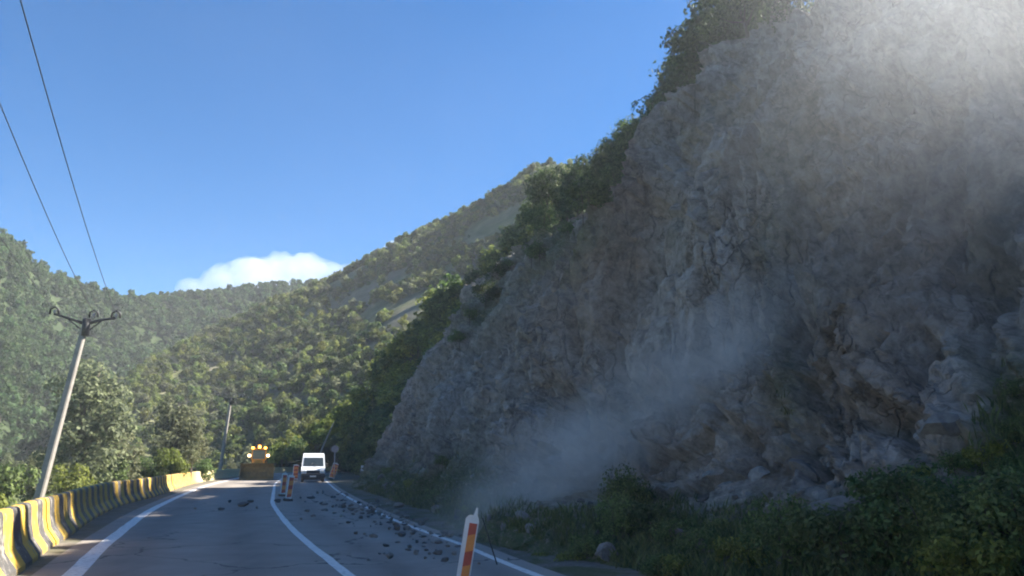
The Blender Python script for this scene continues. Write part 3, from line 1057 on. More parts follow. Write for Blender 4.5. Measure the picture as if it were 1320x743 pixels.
edge_words = ["broad dark tree", "bushy dark tree", "tall loose-crowned tree", "low rounded tree"]
ridge_spots = []
for Yb, t, pr, sc in [(51.5, .88, 1, .9), (50.2, .95, 0, 1.0), (49, .90, 2, .9), (47.8, .96, 1, 1.0), (46.4, .88, 3, 1.0), (45.8, .95, 0, 1.0), (48.5, .84, 3, .9), (44.8, .90, 1, .70), (43.5, .97, 0, 1.0), (42.3, .84, 3, .8), (41.2, .93, 1, 1.1), (40, .99, 2, 1.0), (39, .86, 3, .9), (37.8, .92, 0, 1.0), (36.4, .98, 2, 1.0),
                      (35, .86, 1, .8), (33.6, .93, 0, 1.0), (32.2, .99, 2, 1.0), (31, .87, 3, .9), (29.6, .94, 1, 1.05), (28.2, .99, 0, 1.1), (27, .86, 3, 1.0), (26.4, .90, 3, .9),
                      (39.4, .91, 1, 1.0), (36, .92, 3, 1.1), (34.4, .88, 3, 1.0), (32.8, .87, 1, .9), (30.4, .95, 2, 1.05), (28.8, .96, 2, 1.1), (28.6, .90, 3, 1.1), (25.6, .88, 3, 1.0), (23.6, .86, 1, .85), (22.4, .84, 3, .8), (24.8, .84, 0, .8)]:
    ridge_spots.append((surf(Yb, t), pr, sc))
def brow_zone(q):
    x, _ = to_pixel(np.array([q[:]]))
    for lim, w_ in ((700, "at the tip of the brow next to the sunny hillside"), (735, "on the brow above the mossy shoulder of the cliff"), (775, "on the brow just above the brown stained rock"),
                    (820, "on the brow between the brown stain and the pale rock"), (870, "on the brow above the palest rock"), (930, "on the brow below the highest trees"), (1000, "at the top of the skyline beside the sun haze")):
        if x[0] < lim: return w_
    return "on the rim inside the sun haze"


for k, (q, pr, sc) in enumerate(ridge_spots):
    put_tree("edge_tree", ridge_protos[pr], q - Vector((0, 0, .1)), sc * random.uniform(.92, 1.08),
             f"{edge_words[pr]} {brow_zone(q)}", "tree", "trees along the brow of the cliff", None, (random.uniform(-.12, .12), random.uniform(-.2, .02)))
back_spots = [(random.uniform(8, 30), random.uniform(36, 58)) for k in range(26)] 
for (x, y) in back_spots:
    q = drop(x, y, bvh_top)
    if q is None: continue
    pr = random.choice((0, 2))
    put_tree("hilltop_tree", ridge_protos[pr], q - Vector((0, 0, .1)), random.uniform(1.05, 1.35), f"{edge_words[pr]} in the wood behind the brow of the cliff", "tree", "trees behind the brow of the cliff")

# ---- bushes on the bank at the foot of the cliff
bush_protos = [tree_proto(M["leaf_mid"], 21, 1.5, 0.85, 2600, 0.045, 24, 0.0, (0.25, 0.45), 3, .025),
               tree_proto(M["leaf_dark"], 22, 1.2, 0.9, 2600, 0.05, 24, 0.0, (0.25, 0.45), 3, .02),
               tree_proto(M["leaf_mid"], 23, 0.8, 0.8, 2200, 0.04, 26, 0.0, (0.2, 0.4), 3, .015),
               tree_proto(M["leaf_bright"], 24, 0.6, 0.7, 1800, 0.04, 22, 0.0, (0.2, 0.4), 3, .012)]
bush_words = ["leafy green bush", "dense dark bush", "low spreading bush", "low yellowish green bush"]
bank = [(806, 672, 0, .6), (826, 684, 1, .55), (812, 664, 1, .55), (800, 690, 0, .6), (840, 690, 1, .6), (870, 700, 2, .7), (905, 712, 2, .6), (760, 715, 2, .6), (735, 730, 3, .6), (960, 722, 3, .7), (990, 700, 2, .6),
        (1020, 730, 0, .7), (1060, 712, 2, .7), (1095, 735, 1, .8), (1130, 700, 2, .7), (1165, 680, 1, .75), (1165, 740, 0, .8), (1205, 715, 0, .6), (1240, 700, 1, .6), (1250, 740, 3, .9),
        (1285, 710, 2, .8), (1310, 690, 1, .6), (1310, 740, 0, .8), (1300, 610, 2, .5), (1315, 560, 2, .45), (1285, 580, 3, .45), (1110, 660, 2, .5), (1030, 680, 3, .5), (930, 690, 2, .5),
        (1250, 640, 2, .5), (1200, 650, 2, .6), (880, 735, 3, .6), (1318, 510, 2, .5), (850, 738, 2, .5), (1080, 680, 2, .5), (1270, 650, 2, .5), (1230, 720, 2, .8), (700, 720, 3, .4),
        (1150, 640, 3, .45), (1330, 700, 1, .7), (1340, 640, 2, .6), (1265, 590, 3, .5), (1235, 600, 2, .4), (1180, 610, 3, .4)]
for (x, y, pr, sc) in bank:
    q = hit(x, min(y, 745))
    if q is None: continue
    where = "beside the dust plume at the foot of the cliff" if x < 860 else ("on the bank right of the dust plume" if x < 960 else ("on the bank below the dark sunk boulder" if x < 1120 else ("on the bank below the jutting slab" if x < 1220 else ("high on the bank at the right" if y < 640 else ("in the lowest right corner of the bank" if y > 715 else "halfway up the bank at the right")))))
    put_tree("bank_bush", bush_protos[pr], q - Vector((0, 0, .12)), sc, f"{bush_words[pr]} {where}", "bush", "bushes on the bank under the cliff", None, (0, 0), 1.35 if (x, y) in ((812, 664), (806, 672)) else 1)
# tufts of scrub clinging to the rock
for (x, y, pr, sc) in [(700, 285, 1, .9), (735, 300, 2, .8), (675, 310, 0, .8), (720, 265, 1, .9), (655, 345, 2, .8), (630, 390, 1, .9), (610, 410, 2, .8), (760, 270, 1, .8), (590, 440, 2, .8),
                       (640, 360, 1, 1.0), (690, 330, 2, .9), (570, 595, 2, .6), (530, 625, 3, .7), (500, 610, 2, .7), (560, 640, 2, .6), (610, 655, 3, .5)]:
    q = hit(x, y)
    if q is None: continue
    low_ = y > 590
    put_tree("cliff_bush", bush_protos[pr], q - Vector((0, 0, .15)), sc * (1.3 if not low_ else 1), f"{bush_words[pr]} " + ("growing from the weathered rock low on the cliff" if low_ else ("rooted on the mossy shoulder of the cliff" if x > 560 and x < 800 else "clinging to the bare rock face")), "bush", "bushes growing on the cliff")

# ---- grass and weeds on the toe of the slope (one mass)
r = np.random.default_rng(55)
cand = []
ti = np.nonzero((moss > 0.45) & (tvv > 0.09) & (tvv < 0.62) & (V1[:, 1] > 5) & (V1[:, 1] < 52))[0]
w = np.where(V1[ti, 1] < 17, 1.0, 0.45) * moss[ti] * (0.3 + 0.7 * (tvv[ti] < 0.36))
pick = r.choice(ti, 4800, p=w / w.sum())
C0 = V1[pick]
nb_ = 7
C = np.repeat(C0, nb_, 0) + r.normal(0, 0.07, (len(pick) * nb_, 3)) * (1, 1, .2)
hgt = np.repeat(r.uniform(.06, .24, len(pick)), nb_) * r.uniform(.6, 1.2, len(C))
ang = r.uniform(0, 6.28, len(C))
lean = r.uniform(.15, .7, len(C)) * hgt
dv = np.column_stack([np.cos(ang), np.sin(ang), np.zeros(len(C))])
sd_ = np.column_stack([-np.sin(ang), np.cos(ang), np.zeros(len(C))]) * (0.007 + 0.008 * r.random(len(C)))[:, None]
up = np.array((0, 0, 1.0))
V = np.stack([C - sd_, C + sd_, C + sd_ * .8 + dv * (lean * .35)[:, None] + up * (hgt * .6)[:, None], C + dv * lean[:, None] + up * hgt[:, None]], 1).reshape(-1, 3)
V[:, 2] -= 0.02
gr = link("grass", mesh_np("grass", V, np.arange(len(V)).reshape(-1, 4), M["grass"]))
tag(gr, "thin green grass and weeds on the lower slope", "grass", None, "stuff")

# ---- near trees left of the road
near_protos = {"poplar": tree_proto(M["leaf_grey"], 31, 10.4, 3.1, 5200, 0.17, 46, 0.12, (0.20, 0.36)),
               "willow": tree_proto(M["leaf_grey"], 32, 7.6, 2.1, 3600, 0.14, 30, 0.10, (0.26, 0.42)),
               "lime_bush": tree_proto(M["leaf_bright"], 33, 4.2, 1.7, 2600, 0.12, 24, 0.05, (0.28, 0.45), 3, .05),
               "dark_bush": tree_proto(M["leaf_mid"], 34, 4.0, 1.7, 2600, 0.12, 24, 0.05, (0.28, 0.45), 3, .05)}


def left_tree(name, key, px_, Yd, scale, label, cat="tree", group=None, sz=1.0):
    q = at(px_, 600, Yd)
    return put_tree(name, near_protos[key], (q.x, q.y, ground_z(q.x, q.y) - .05), scale, label, cat, group, None, (0, 0), sz)


G1 = "trees and bushes behind the striped barrier"
left_tree("tall_tree", "poplar", 108, 50, 1.08, "tall grey green tree with a loose crown behind the leaning pole", "tree", G1)
left_tree("tall_tree", "poplar", 62, 56, .72, "smaller dark tree at the left shoulder of the tall tree", "tree", G1, .85)
left_tree("tall_tree", "willow", 150, 54, .82, "slim grey green tree at the right side of the tall tree", "tree", G1)
left_tree("round_tree", "willow", 222, 62, 1.0, "rounded grey green tree above the shaded barrier", "tree", G1)
left_tree("round_tree", "willow", 246, 64, .82, "shorter rounded tree next to the far pole", "tree", G1)
left_tree("roadside_bush", "lime_bush", 100, 44, .88, "bright yellow green bush right of the leaning pole's foot", "bush", G1)
left_tree("roadside_bush", "dark_bush", 8, 33, .95, "dark green bush behind the barrier at the photo's left edge", "bush", G1)
left_tree("roadside_bush", "dark_bush", 146, 52, .9, "dark green bush behind the barrier between the tall and rounded trees", "bush", G1)
left_tree("roadside_bush", "lime_bush", 222, 58, .80, "yellow green bush beneath the rounded tree", "bush", G1)
left_tree("roadside_bush", "dark_bush", 184, 58, .85, "green bush just left of the rounded tree", "bush", G1)
left_tree("roadside_bush", "dark_bush", 60, 42, .62, "small dark bush at the leaning pole's foot", "bush", G1)
left_tree("roadside_bush", "lime_bush", -40, 30, 1.0, "yellow green bush beyond the nearest end of the barrier", "bush", G1)
left_tree("roadside_bush", "dark_bush", 262, 72, .6, "low bush between the rounded trees and the far pole", "bush", G1)
far_left = [(20, 120, .8), (-30, 110, .9), (120, 130, .9), (170, 140, .8), (200, 150, .8), (300, 180, .7), (318, 190, .8), (140, 160, .9), (60, 170, 1.0), (10, 180, 1.0)]
for (x, Yd, sc) in far_left:
    left_tree("meadow_tree", "dark_bush" if Yd % 20 else "willow", x, Yd, sc, "green tree standing far off in the valley meadow", "tree", "trees in the valley meadow")


# ---- scattering over the hills
def scatter(V, Fq, n, r, maxrow=0.75, nrow=60, xmax=860):
    A = V[Fq]
    area = np.linalg.norm(np.cross(A[:, 1] - A[:, 0], A[:, 3] - A[:, 0]), axis=1)
    row = (np.arange(len(Fq)) % (nrow - 1)) / (nrow - 1)
    area = np.where(row < maxrow, area, 0)
    cen = A.mean(1)
    qx, qy = to_pixel(cen)
    area = np.where((qx > -140) & (qx < xmax), area, 0)
    i = r.choice(len(Fq), n, p=area / area.sum())
    u, v = r.random(n)[:, None], r.random(n)[:, None]
    return A[i, 0] * (1 - u) * (1 - v) + A[i, 1] * u * (1 - v) + A[i, 2] * u * v + A[i, 3] * (1 - u) * v


def small_protos(mats, seeds, h, rx, n, leaf, ncl):
    out = []
    for mt, sd2 in zip(mats, seeds):
        p_ = tree_proto(mt, sd2, h, rx, n, leaf, ncl, 0.1, (0.3, 0.48))
        out.append(merged_tree("small_tree", p_, mt))
    return out


rr = np.random.default_rng(91)
# trees on the shaded slope behind the spur: each its own object
protoC = small_protos([M["leaf_dark"], M["leaf_mid"], M["leaf_dark"], M["leaf_bright"]], (41, 42, 43, 44), 5.0, 2.1, 900, 0.24, 18)
wordsC = ["dense dark tree", "mid green tree", "rounded dark tree", "yellow green tree"]
PC = scatter(VC, FC, 298, rr, 0.72, 60, 735)
qx, qy = to_pixel(PC)
for k, q in enumerate(PC):
    high = False
    # crest trees get lighter leaf colours: sunlight put into the colour
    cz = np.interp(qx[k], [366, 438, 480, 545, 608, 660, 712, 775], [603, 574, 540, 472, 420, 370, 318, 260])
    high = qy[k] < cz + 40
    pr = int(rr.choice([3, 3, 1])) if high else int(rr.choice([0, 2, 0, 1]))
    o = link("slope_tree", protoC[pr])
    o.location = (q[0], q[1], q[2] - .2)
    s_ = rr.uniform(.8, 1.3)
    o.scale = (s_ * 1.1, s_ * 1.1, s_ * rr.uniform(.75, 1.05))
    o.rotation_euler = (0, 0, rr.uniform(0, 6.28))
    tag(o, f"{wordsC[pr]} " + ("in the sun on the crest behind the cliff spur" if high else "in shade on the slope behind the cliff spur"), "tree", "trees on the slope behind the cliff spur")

for (x, y, s_) in [(-2.5, 71.5, 2.0), (0.5, 72.5, 3.0), (3.5, 73, 3.2), (1.5, 70.5, 3.0), (6, 75, 3.2), (-5, 74, 1.5), (4, 71, 3.2), (-1, 69.5, 1.8)]:  # tall trees added out of sight behind the spur to shade the van
    q = drop(x, y, bvhC)
    if q is None: continue
    o = link("slope_tree", protoC[0])
    o.location = (q[0], q[1], q[2] - .3)
    o.scale = (s_ * .8, s_ * .8, s_)
    tag(o, "tall dark tree added out of sight behind the cliff spur to shade the van", "tree", "hidden trees added to shade the van")
UC = scatter(VC, FC, 1100, rr, 0.72, 60, 760)
# scrub on the sunny hillside: the 300 nearest as objects, the rest one mass
protoB = small_protos([M["leaf_scrub"], M["leaf_grey"], M["leaf_mid"], M["leaf_scrub"]], (51, 52, 53, 54), 5.5, 2.9, 420, 0.45, 14)
wordsB = ["olive green shrub", "pale grey green shrub", "darker green tree", "dry olive shrub"]
PB = scatter(VB, FB, 9500, rr, 0.72, 90)
dB = np.hypot(PB[:, 0], PB[:, 1])
dens = fbm(PB / 30.0, 3, 400)
pbx, pby = to_pixel(PB)
keep = dens > -0.24 - 0.4 * (pbx < 420)
PB, dB = PB[keep], dB[keep]
order = np.argsort(dB)
for k in order[:290]:
    q = PB[k]
    pr = int(rr.choice([0, 1, 2, 3]))
    o = link("hillside_shrub", protoB[pr])
    s_ = .4 + .8 * rr.random() ** 2
    o.location = (q[0], q[1], q[2] - .3)
    o.scale = (s_, s_, s_ * rr.uniform(.7, 1.1))
    o.rotation_euler = (0, 0, rr.uniform(0, 6.28))
    tag(o, f"{wordsB[pr]} on the lower part of the sunny scrub hillside", "shrub", "shrubs on the sunny hillside")


def instanced_mass(name, pts, protos, smin, smax, label, cat, seed):
    r = np.random.default_rng(seed)
    me = bpy.data.meshes.new(name)
    me.vertices.add(len(pts))
    me.vertices.foreach_set("co", np.asarray(pts, np.float32).ravel())
    s = smin + (smax - smin) * r.random(len(pts)) ** 1.8
    sc = np.column_stack([s, s, s * r.uniform(.75, 1.2, len(pts))]).astype(np.float32)
    me.attributes.new("scl", 'FLOAT_VECTOR', 'POINT').data.foreach_set("vector", sc.ravel())
    rt = np.zeros((len(pts), 3), np.float32); rt[:, 2] = r.uniform(0, 6.28, len(pts))
    me.attributes.new("rot", 'FLOAT_VECTOR', 'POINT').data.foreach_set("vector", rt.ravel())
    me.attributes.new("idx", 'INT', 'POINT').data.foreach_set("value", r.integers(0, len(protos), len(pts)).astype(np.int32))
    o = link(name, me)
    src = bpy.data.collections.new(name + "_kinds")
    for i, p_ in enumerate(protos):
        src.objects.link(bpy.data.objects.new("small_tree", p_))
    ng = bpy.data.node_groups.new(name, 'GeometryNodeTree')
    ng.interface.new_socket("Geometry", in_out='INPUT', socket_type='NodeSocketGeometry')
    ng.interface.new_socket("Geometry", in_out='OUTPUT', socket_type='NodeSocketGeometry')
    gi, go = ng.nodes.new("NodeGroupInput"), ng.nodes.new("NodeGroupOutput")
    ip = ng.nodes.new("GeometryNodeInstanceOnPoints")
    ci = ng.nodes.new("GeometryNodeCollectionInfo")
    ci.inputs[0].default_value = src
    ci.inputs["Separate Children"].default_value = True
    ci.inputs["Reset Children"].default_value = True
    def attr(nm, dt):
        a = ng.nodes.new("GeometryNodeInputNamedAttribute"); a.data_type = dt
        a.inputs[0].default_value = nm
        return a.outputs[0]
    L = ng.links.new
    L(gi.outputs[0], ip.inputs["Points"]); L(ci.outputs[0], ip.inputs["Instance"])
    ip.inputs["Pick Instance"].default_value = True
    L(attr("idx", 'INT'), ip.inputs["Instance Index"])
    L(attr("scl", 'FLOAT_VECTOR'), ip.inputs["Scale"])
    L(attr("rot", 'FLOAT_VECTOR'), ip.inputs["Rotation"])
    L(ip.outputs[0], go.inputs[0])
    md = o.modifiers.new("scatter", 'NODES'); md.node_group = ng
    tag(o, label, cat, None, "stuff")
    return o


instanced_mass("hillside_scrub", PB[order[290:]], protoB, .32, 1.15, "olive scrub covering the upper sunny hillside", "scrub", 5)
instanced_mass("undergrowth", UC, protoC, .3, .7, "dark undergrowth covering the shaded slope behind the cliff spur", "undergrowth", 7)
protoA = small_protos([M["leaf_forest"]] * 4, (61, 62, 63, 64), 11.0, 4.6, 260, 1.0, 12)
PA = scatter(VA, FA, 7500, rr, 0.72, 60)
instanced_mass("forest", PA, protoA, .5, 1.25, "dense green forest covering the far mountain", "forest", 6)

# ------------------------------------------------------------------ rocks
def rock_mesh(seed, mat, flat=0.75):
    import bmesh
    bm = bmesh.new()
    bmesh.ops.create_icosphere(bm, subdivisions=2, radius=0.5)
    V = np.array([v.co[:] for v in bm.verts])
    V *= 1 + 0.28 * facets(V * 1.6 + seed * 5.1, seed)[:, None]
    r = np.random.default_rng(seed)
    for _ in range(7):                                    # broken faces: slice off caps
        n = r.standard_normal(3); n /= np.linalg.norm(n)
        lim = r.uniform(.26, .42)
        dd = V @ n
        V = V - np.clip(dd - lim, 0, None)[:, None] * n
    V *= np.array((r.uniform(.85, 1.25), r.uniform(.75, 1.0), flat))
    V[:, 2] -= V[:, 2].min() + 0.06
    for v, c in zip(bm.verts, V): v.co = c
    me = bpy.data.meshes.new("rock")
    bm.to_mesh(me); bm.free()
    me.materials.append(mat)
    return me


RK = [rock_mesh(s, M["rock"], random.uniform(.5, .8)) for s in range(6)]
RKP = [rock_mesh(s + 20, M["rock_pale"], .65) for s in range(3)]


def put_rock(me, loc, size, label, group, name="fallen_rock", rot=None):
    o = link(name, me)
    o.location = loc
    o.scale = (size * random.uniform(.85, 1.25), size * random.uniform(.8, 1.1), size * random.uniform(.75, 1.1))
    o.rotation_euler = rot or (random.uniform(-.15, .15), random.uniform(-.15, .15), random.uniform(0, 6.28))
    tag(o, label, "rock", group)
    return o


GR = "rocks fallen on the road"
named = [(401, 643, 17, "long flat dark rock in the lane straight in front of the white van"), (442, 655, 11, "dark rock near the edge line at the cliff foot, beyond the others"),
         (420, 651, 9, "rock behind the long flat one in front of the van"), (420, 659, 8, "rock in the middle of the closed lane, second row from the van"),
         (396, 660, 9, "flat rock left of the middle of the closed lane"), (388, 670, 6, "small rock close to the centre line in the closed lane"),
         (449, 675, 6, "small rock alone in the middle of the closed lane"), (483, 674, 7, "rock just short of the edge line near the pale rubble"),
         (502, 683, 8, "small dark rock behind the black lump near the edge line"), (517, 692, 14, "black rounded lump of rock in the closed lane by the edge line"),
         (480, 693, 20, "wide low heap-like rock left of the black lump"), (532, 688, 9, "dark rock on the edge line behind the black lump"),
         (497, 705, 11, "greyish rock in front of the wide low rock"), (536, 715, 14, "angular rock in the closed lane left of the nearest dark rock"),
         (528, 707, 10, "rock behind the angular rock in the closed lane"), (573, 724, 14, "nearest dark rock on the road beside the red and white post"),
         (474, 723, 4, "tiny stone alone near the centre line"), (358, 648, 10, "dark rock at the foot of the pair of marker posts"),
         (495, 667, 8, "rock lying on the edge line amid the pale rubble"), (314, 653, 23, "largest dark rock in the open lane on the left"),
         (285, 658, 8, "dark rock left of the largest rock in the open lane"), (331, 656, 7, "small rock right of the largest rock in the open lane"),
         (296, 648, 8, "small rock behind the largest rock in the open lane"), (251, 657, 6, "small stone near the left edge line"), (441, 646, 6, "small rock by the edge line below the white van"),
         (322, 648, 9, "rock touching the back of the largest rock in the open lane"), (455, 664, 7, "small rock near the edge line in the closed lane, left of the pale rubble")]
for (x, y, w_, lb) in named:
    g_ = on_ground(x, y)
    o_ = put_rock(random.choice(RK), g_, w_ / F_PX * g_.length * 0.9, lb, GR)
    if w_ > 15: o_.scale.z *= 0.5
for (x, y, w_, lb) in [(514, 655, 13, "pale slab of rubble lying just beyond the edge line"), (489, 663, 9, "pale stone on the edge line amid the rubble"), (528, 684, 8, "pale stone on the edge line behind the black lump")]:
    q = hit(x, y) or on_ground(x, y)
    g_ = on_ground(x, y) if on_ground(x, y).y < q.y else q
    put_rock(random.choice(RKP), g_, w_ / F_PX * g_.length, lb, "pale rubble by the edge line", "pale_rock")
# small stones strewn over the closed lane
for k in range(170):
    Yd = random.uniform(13, 48)
    j = int(np.abs(cr[:, 1] - Yd).argmin())
    t = 1 - abs(random.gauss(0, .33))
    if t < 0 and random.random() < .7: continue
    q = cc[j] * (1 - t) + cr[j] * t + nr[j] * .2
    put_rock(random.choice(RKP if random.random() < .2 else RK), (q[0], q[1], 0), random.choice((.04, .05, .06, .07, .09, .12, .17)), "small broken stone strewn over the closed right lane", "small stones strewn on the road", "small_stone")
for k in range(60):
    Yd = random.uniform(15, 38)
    j = int(np.abs(cr[:, 1] - Yd).argmin())
    t = 1 - abs(random.gauss(0, .22))
    q = cc[j] * (1 - t) + cr[j] * t
    o_ = put_rock(random.choice(RK), (q[0], q[1], 0), random.choice((.07, .09, .12, .16, .22)), "dark lump of rock in the scatter along the edge of the closed lane", "dark lumps along the closed lane's edge")
    o_.scale.z *= .65
for k in range(70):
    Yd = random.uniform(18, 34)
    j = int(np.abs(cr[:, 1] - Yd).argmin())
    q = cr[j] + nr[j] * random.gauss(.15, .45)
    put_rock(random.choice(RKP if random.random() < .35 else RK), (q[0], q[1], .01), random.choice((.08, .1, .13, .18, .24)), "broken stone in the spill of rubble across the right edge line", "rubble spilt over the edge line", "spilt_stone")
# boulders and rubble along the foot of the cliff
for k in range(190):
    Yd = 10 + 40 * random.random() ** 1.4
    i = int(np.abs(B2[:nfront + 60, 1] - Yd).argmin())
    q = VG[i, int(random.uniform(.08, .30) * nv)]
    big_ = random.random() < .2
    put_rock(random.choice(RK), (q[0], q[1], q[2] - .03), random.uniform(.3, .6) if big_ else random.uniform(.1, .28), "grey boulder lying on the rubble at the foot of the cliff" if big_ else "broken stone in the rubble at the foot of the cliff",
             "rubble at the foot of the cliff", "rubble_boulder" if big_ else "rubble_stone", (random.uniform(0, 1), random.uniform(0, 1), random.uniform(0, 6)))
for (x, y, sc, lb) in [(1085, 672, 1.0, "big dark boulder half sunk in the soil above the bushes"), (1120, 640, .7, "dark boulder beside the big one half sunk in soil"), (980, 612, .6, "angular boulder at the right rim of the dust plume"),
                       (940, 625, .5, "boulder among broken stones at the rim of the dust"), (1205, 552, .8, "jutting slab below the dark hollow in the rock"), (1030, 600, .6, "grey boulder above the bank of bushes"), (905, 640, .5, "boulder low at the rim of the dust plume"),
                       (1060, 640, .55, "grey boulder just above the big dark one")]:
    q = hit(x, y)
    put_rock(random.choice(RK), q - Vector((0, 0, .15)), sc, lb, "boulders on the lower cliff slope", "boulder", (random.uniform(0, .6), random.uniform(0, .6), random.uniform(0, 6)))

# ------------------------------------------------------------------ poles and wires
def make_pole(name, foot, top, label, cross_rz):
    """concrete pole leaning from foot to top, with a two-armed iron crosshead and three insulators"""
    d_ = Vector(top) - Vector(foot)
    rx_ = d_.to_track_quat('Z', 'Y').to_euler()
    h = d_.length
    e = empty(name, foot, 0, (rx_.x, rx_.y, rx_.z))
    tag(e, label, "utility pole", "utility poles")
    sh_ = MB()
    vs, fs = [], []
    for z, a in ((-.3, .20), (h * .5, .165), (h, .125)):    # square pole with cut corners
        c_ = a * .3
        for x_, y_ in ((a, a - c_), (a - c_, a), (-a + c_, a), (-a, a - c_), (-a, -a + c_), (-a + c_, -a), (a - c_, -a), (a, -a + c_)):
            vs.append((x_, y_, z))
    for i in range(2):
        for k in range(8):
            fs.append((i * 8 + k, i * 8 + (k + 1) % 8, i * 8 + 8 + (k + 1) % 8, i * 8 + 8 + k))
    fs += [tuple(range(8))[::-1], tuple(range(16, 24))]
    sh_.add(vs, fs)
    sh_.build("pole_shaft", M["pole"], e)
    inv = e.rotation_euler.to_matrix().inverted()
    ax_ = inv @ Vector((math.cos(cross_rz), math.sin(cross_rz), 0))      # arm direction in pole space
    up_ = inv @ Vector((0, 0, 1))
    T = Vector((0, 0, h))
    col = MB()
    col.tube([T - up_ * .85, T + up_ * .02], .19, 8)
    col.box(T - up_ * .1, (.3, .3, .3), .03)
    col.build("pole_head", M["iron"], e)
    tips = []
    for s_, L, rise in ((-1, 1.55, .22), (1, 1.35, .12)):
        m_ = MB()
        m_.tube([T - up_ * .25, T + ax_ * s_ * L * .45 - up_ * .02, T + ax_ * s_ * L + up_ * rise], [.09, .075, .06], 6)
        m_.tube([T - up_ * .7, T + ax_ * s_ * L * .55 - up_ * .02], .035, 6)
        m_.build("crossarm", M["iron"], e)
        tips.append(T + ax_ * s_ * L + up_ * rise)
    tips.insert(1, T + ax_ * .30 + up_ * .12)
    for tp in tips:
        g_ = MB()
        pts = [tp - ax_ * .20, tp - ax_ * .19 + up_ * .24, tp + up_ * .38, tp + ax_ * .19 + up_ * .24, tp + ax_ * .20]
        g_.tube(pts, .06, 6)
        ins = g_.build("insulator_hoop", M["iron"], e)
        k_ = MB()
        k_.tube([tp - up_ * .04, tp + up_ * .03, tp + up_ * .06, tp + up_ * .12, tp + up_ * .14, tp + up_ * .2], [.04, .04, .075, .06, .075, .03], 8)
        k_.build("insulator", M["tin"], ins)
    mw = e.rotation_euler.to_matrix()
    return [Vector(foot) + mw @ (tp + up_ * .22) for tp in tips]


f1, t1 = at(48, 650, 40), at(112, 412, 40)
f1 = f1 + (f1 - t1) * (2.0 / (t1 - f1).z)
tips1 = make_pole("utility_pole", f1, t1, "near concrete pole leaning right, iron crosshead seen against the mountain", 0.18)
f2, t2 = at(284, 603, 99), at(298, 513, 99)
f2 = f2 + (f2 - t2) * (3.2 / (t2 - f2).z)
tips2 = make_pole("utility_pole", f2, t2, "far thin concrete pole standing beside the loader", 0.15)


def wire(pts, label, rad=0.014):
    m_ = MB()
    m_.tube(pts, rad, 5)
    o = m_.build("overhead_wire", M["wire"])
    tag(o, label, "wire", "overhead wires")


def sag(a, b_, s_, n=14):
    return [a.lerp(b_, t) - Vector((0, 0, s_ * 4 * t * (1 - t))) for t in (i / n for i in range(n + 1))]


names_w = ["outer", "middle", "inner"]
for k, tp in enumerate(tips1):
    # the span overhead towards the viewer: all three run parallel
    dY = -52.0
    far_end = tp + Vector((-.4155 * dY, dY, 3.3 + (tips1[2].z - tp.z)))
    wire(sag(tp, far_end, 1.05, 20), ["outer wire from the near pole's left insulator, low at the left edge", "lower wire crossing the sky at left from the middle insulator", "upper long wire crossing the sky from the near pole's right insulator"][k])
    wire(sag(tp, tips2[k], .9), ["left", "middle", "right"][k] + " wire of the span between the near and far poles", .012)

# ------------------------------------------------------------------ marker posts
def make_marker(loc, rz, tilt, label, group, h=1.0, w_=0.17, name="marker_post"):
    e = empty(name, loc, 0, (tilt[0], tilt[1], rz))
    tag(e, label, "marker post", group)
    b_ = MB()
    b_.box((0, 0, .05), (.42, .30, .10), .03)
    b_.build("base", M["rubber"], e)
    p_ = MB()
    hw = w_ / 2
    out = [(-hw, .06), (-hw, h - .07), (-hw + .03, h - .03), (.01, h - .02), (.035, h + .075), (.05, h + .075), (.055, h - .02), (hw - .01, h - .05), (hw, h - .09), (hw, .06)]
    vs = [(x_, -.03, z) for x_, z in out] + [(x_ * .8, .045, z - .004) for x_, z in out]
    n_ = len(out)
    p_.add(vs, [tuple(range(n_)), tuple(range(2 * n_ - 1, n_ - 1, -1))] + [(i, i + n_, (i + 1) % n_ + n_, (i + 1) % n_) for i in range(n_)])
    p_.build("post_body", M["white_plastic"], e)
    z = h - .12
    k = 0
    while z > .18:
        x0, x1 = -hw + .055, hw - .016
        dz = .17 if k % 2 == 0 else .20
        q = MB()
        z0, z1 = max(z - dz, .13), z
        slant = .05
        q.add([(x0, -.036, z0 + slant * .3), (x1, -.036, z0 + slant), (x1, -.036, z1 + (slant if k else 0)), (x0, -.036, z1 + (slant * .3 if k else 0)),
               (x0, -.028, z0 + slant * .3), (x1, -.028, z0 + slant), (x1, -.028, z1 + (slant if k else 0)), (x0, -.028, z1 + (slant * .3 if k else 0))],
              [(0, 1, 2, 3), (4, 7, 6, 5), (0, 4, 5, 1), (1, 5, 6, 2), (2, 6, 7, 3), (3, 7, 4, 0)])
        st_ = q.build("reflective_stripe", M["red_film"] if k % 2 == 0 else M["orange_film"], e)
        st_["label"] = "dark red reflective stripe" if k % 2 == 0 else "orange reflective stripe"
        z -= dz
        k += 1
    return e


GP = "marker posts closing the lane"
make_marker((-0.64, 10.45, 0), 0.06, (0, math.radians(9)), "nearest red and white marker post with a pointed white tip in the road", GP)
q = on_ground(371, 646); make_marker(q, .25, (0, .10), "reddish marker post on the centre line, front one of the pair", GP, 1.12, .26)
q = on_ground(364, 640); make_marker(q, .3, (0, .05), "reddish marker post on the centre line, rear one of the pair", GP, 1.15, .26)
q = on_ground(380, 619.5); make_marker(q, .2, (0, .04), "far red and white marker post at the van's left front corner", GP, 1.5, .5)
q = on_ground(427, 617.5); make_marker(q, -.1, (0, .28), "leaning red and white marker panel right of the white van", GP, 1.7, .62)
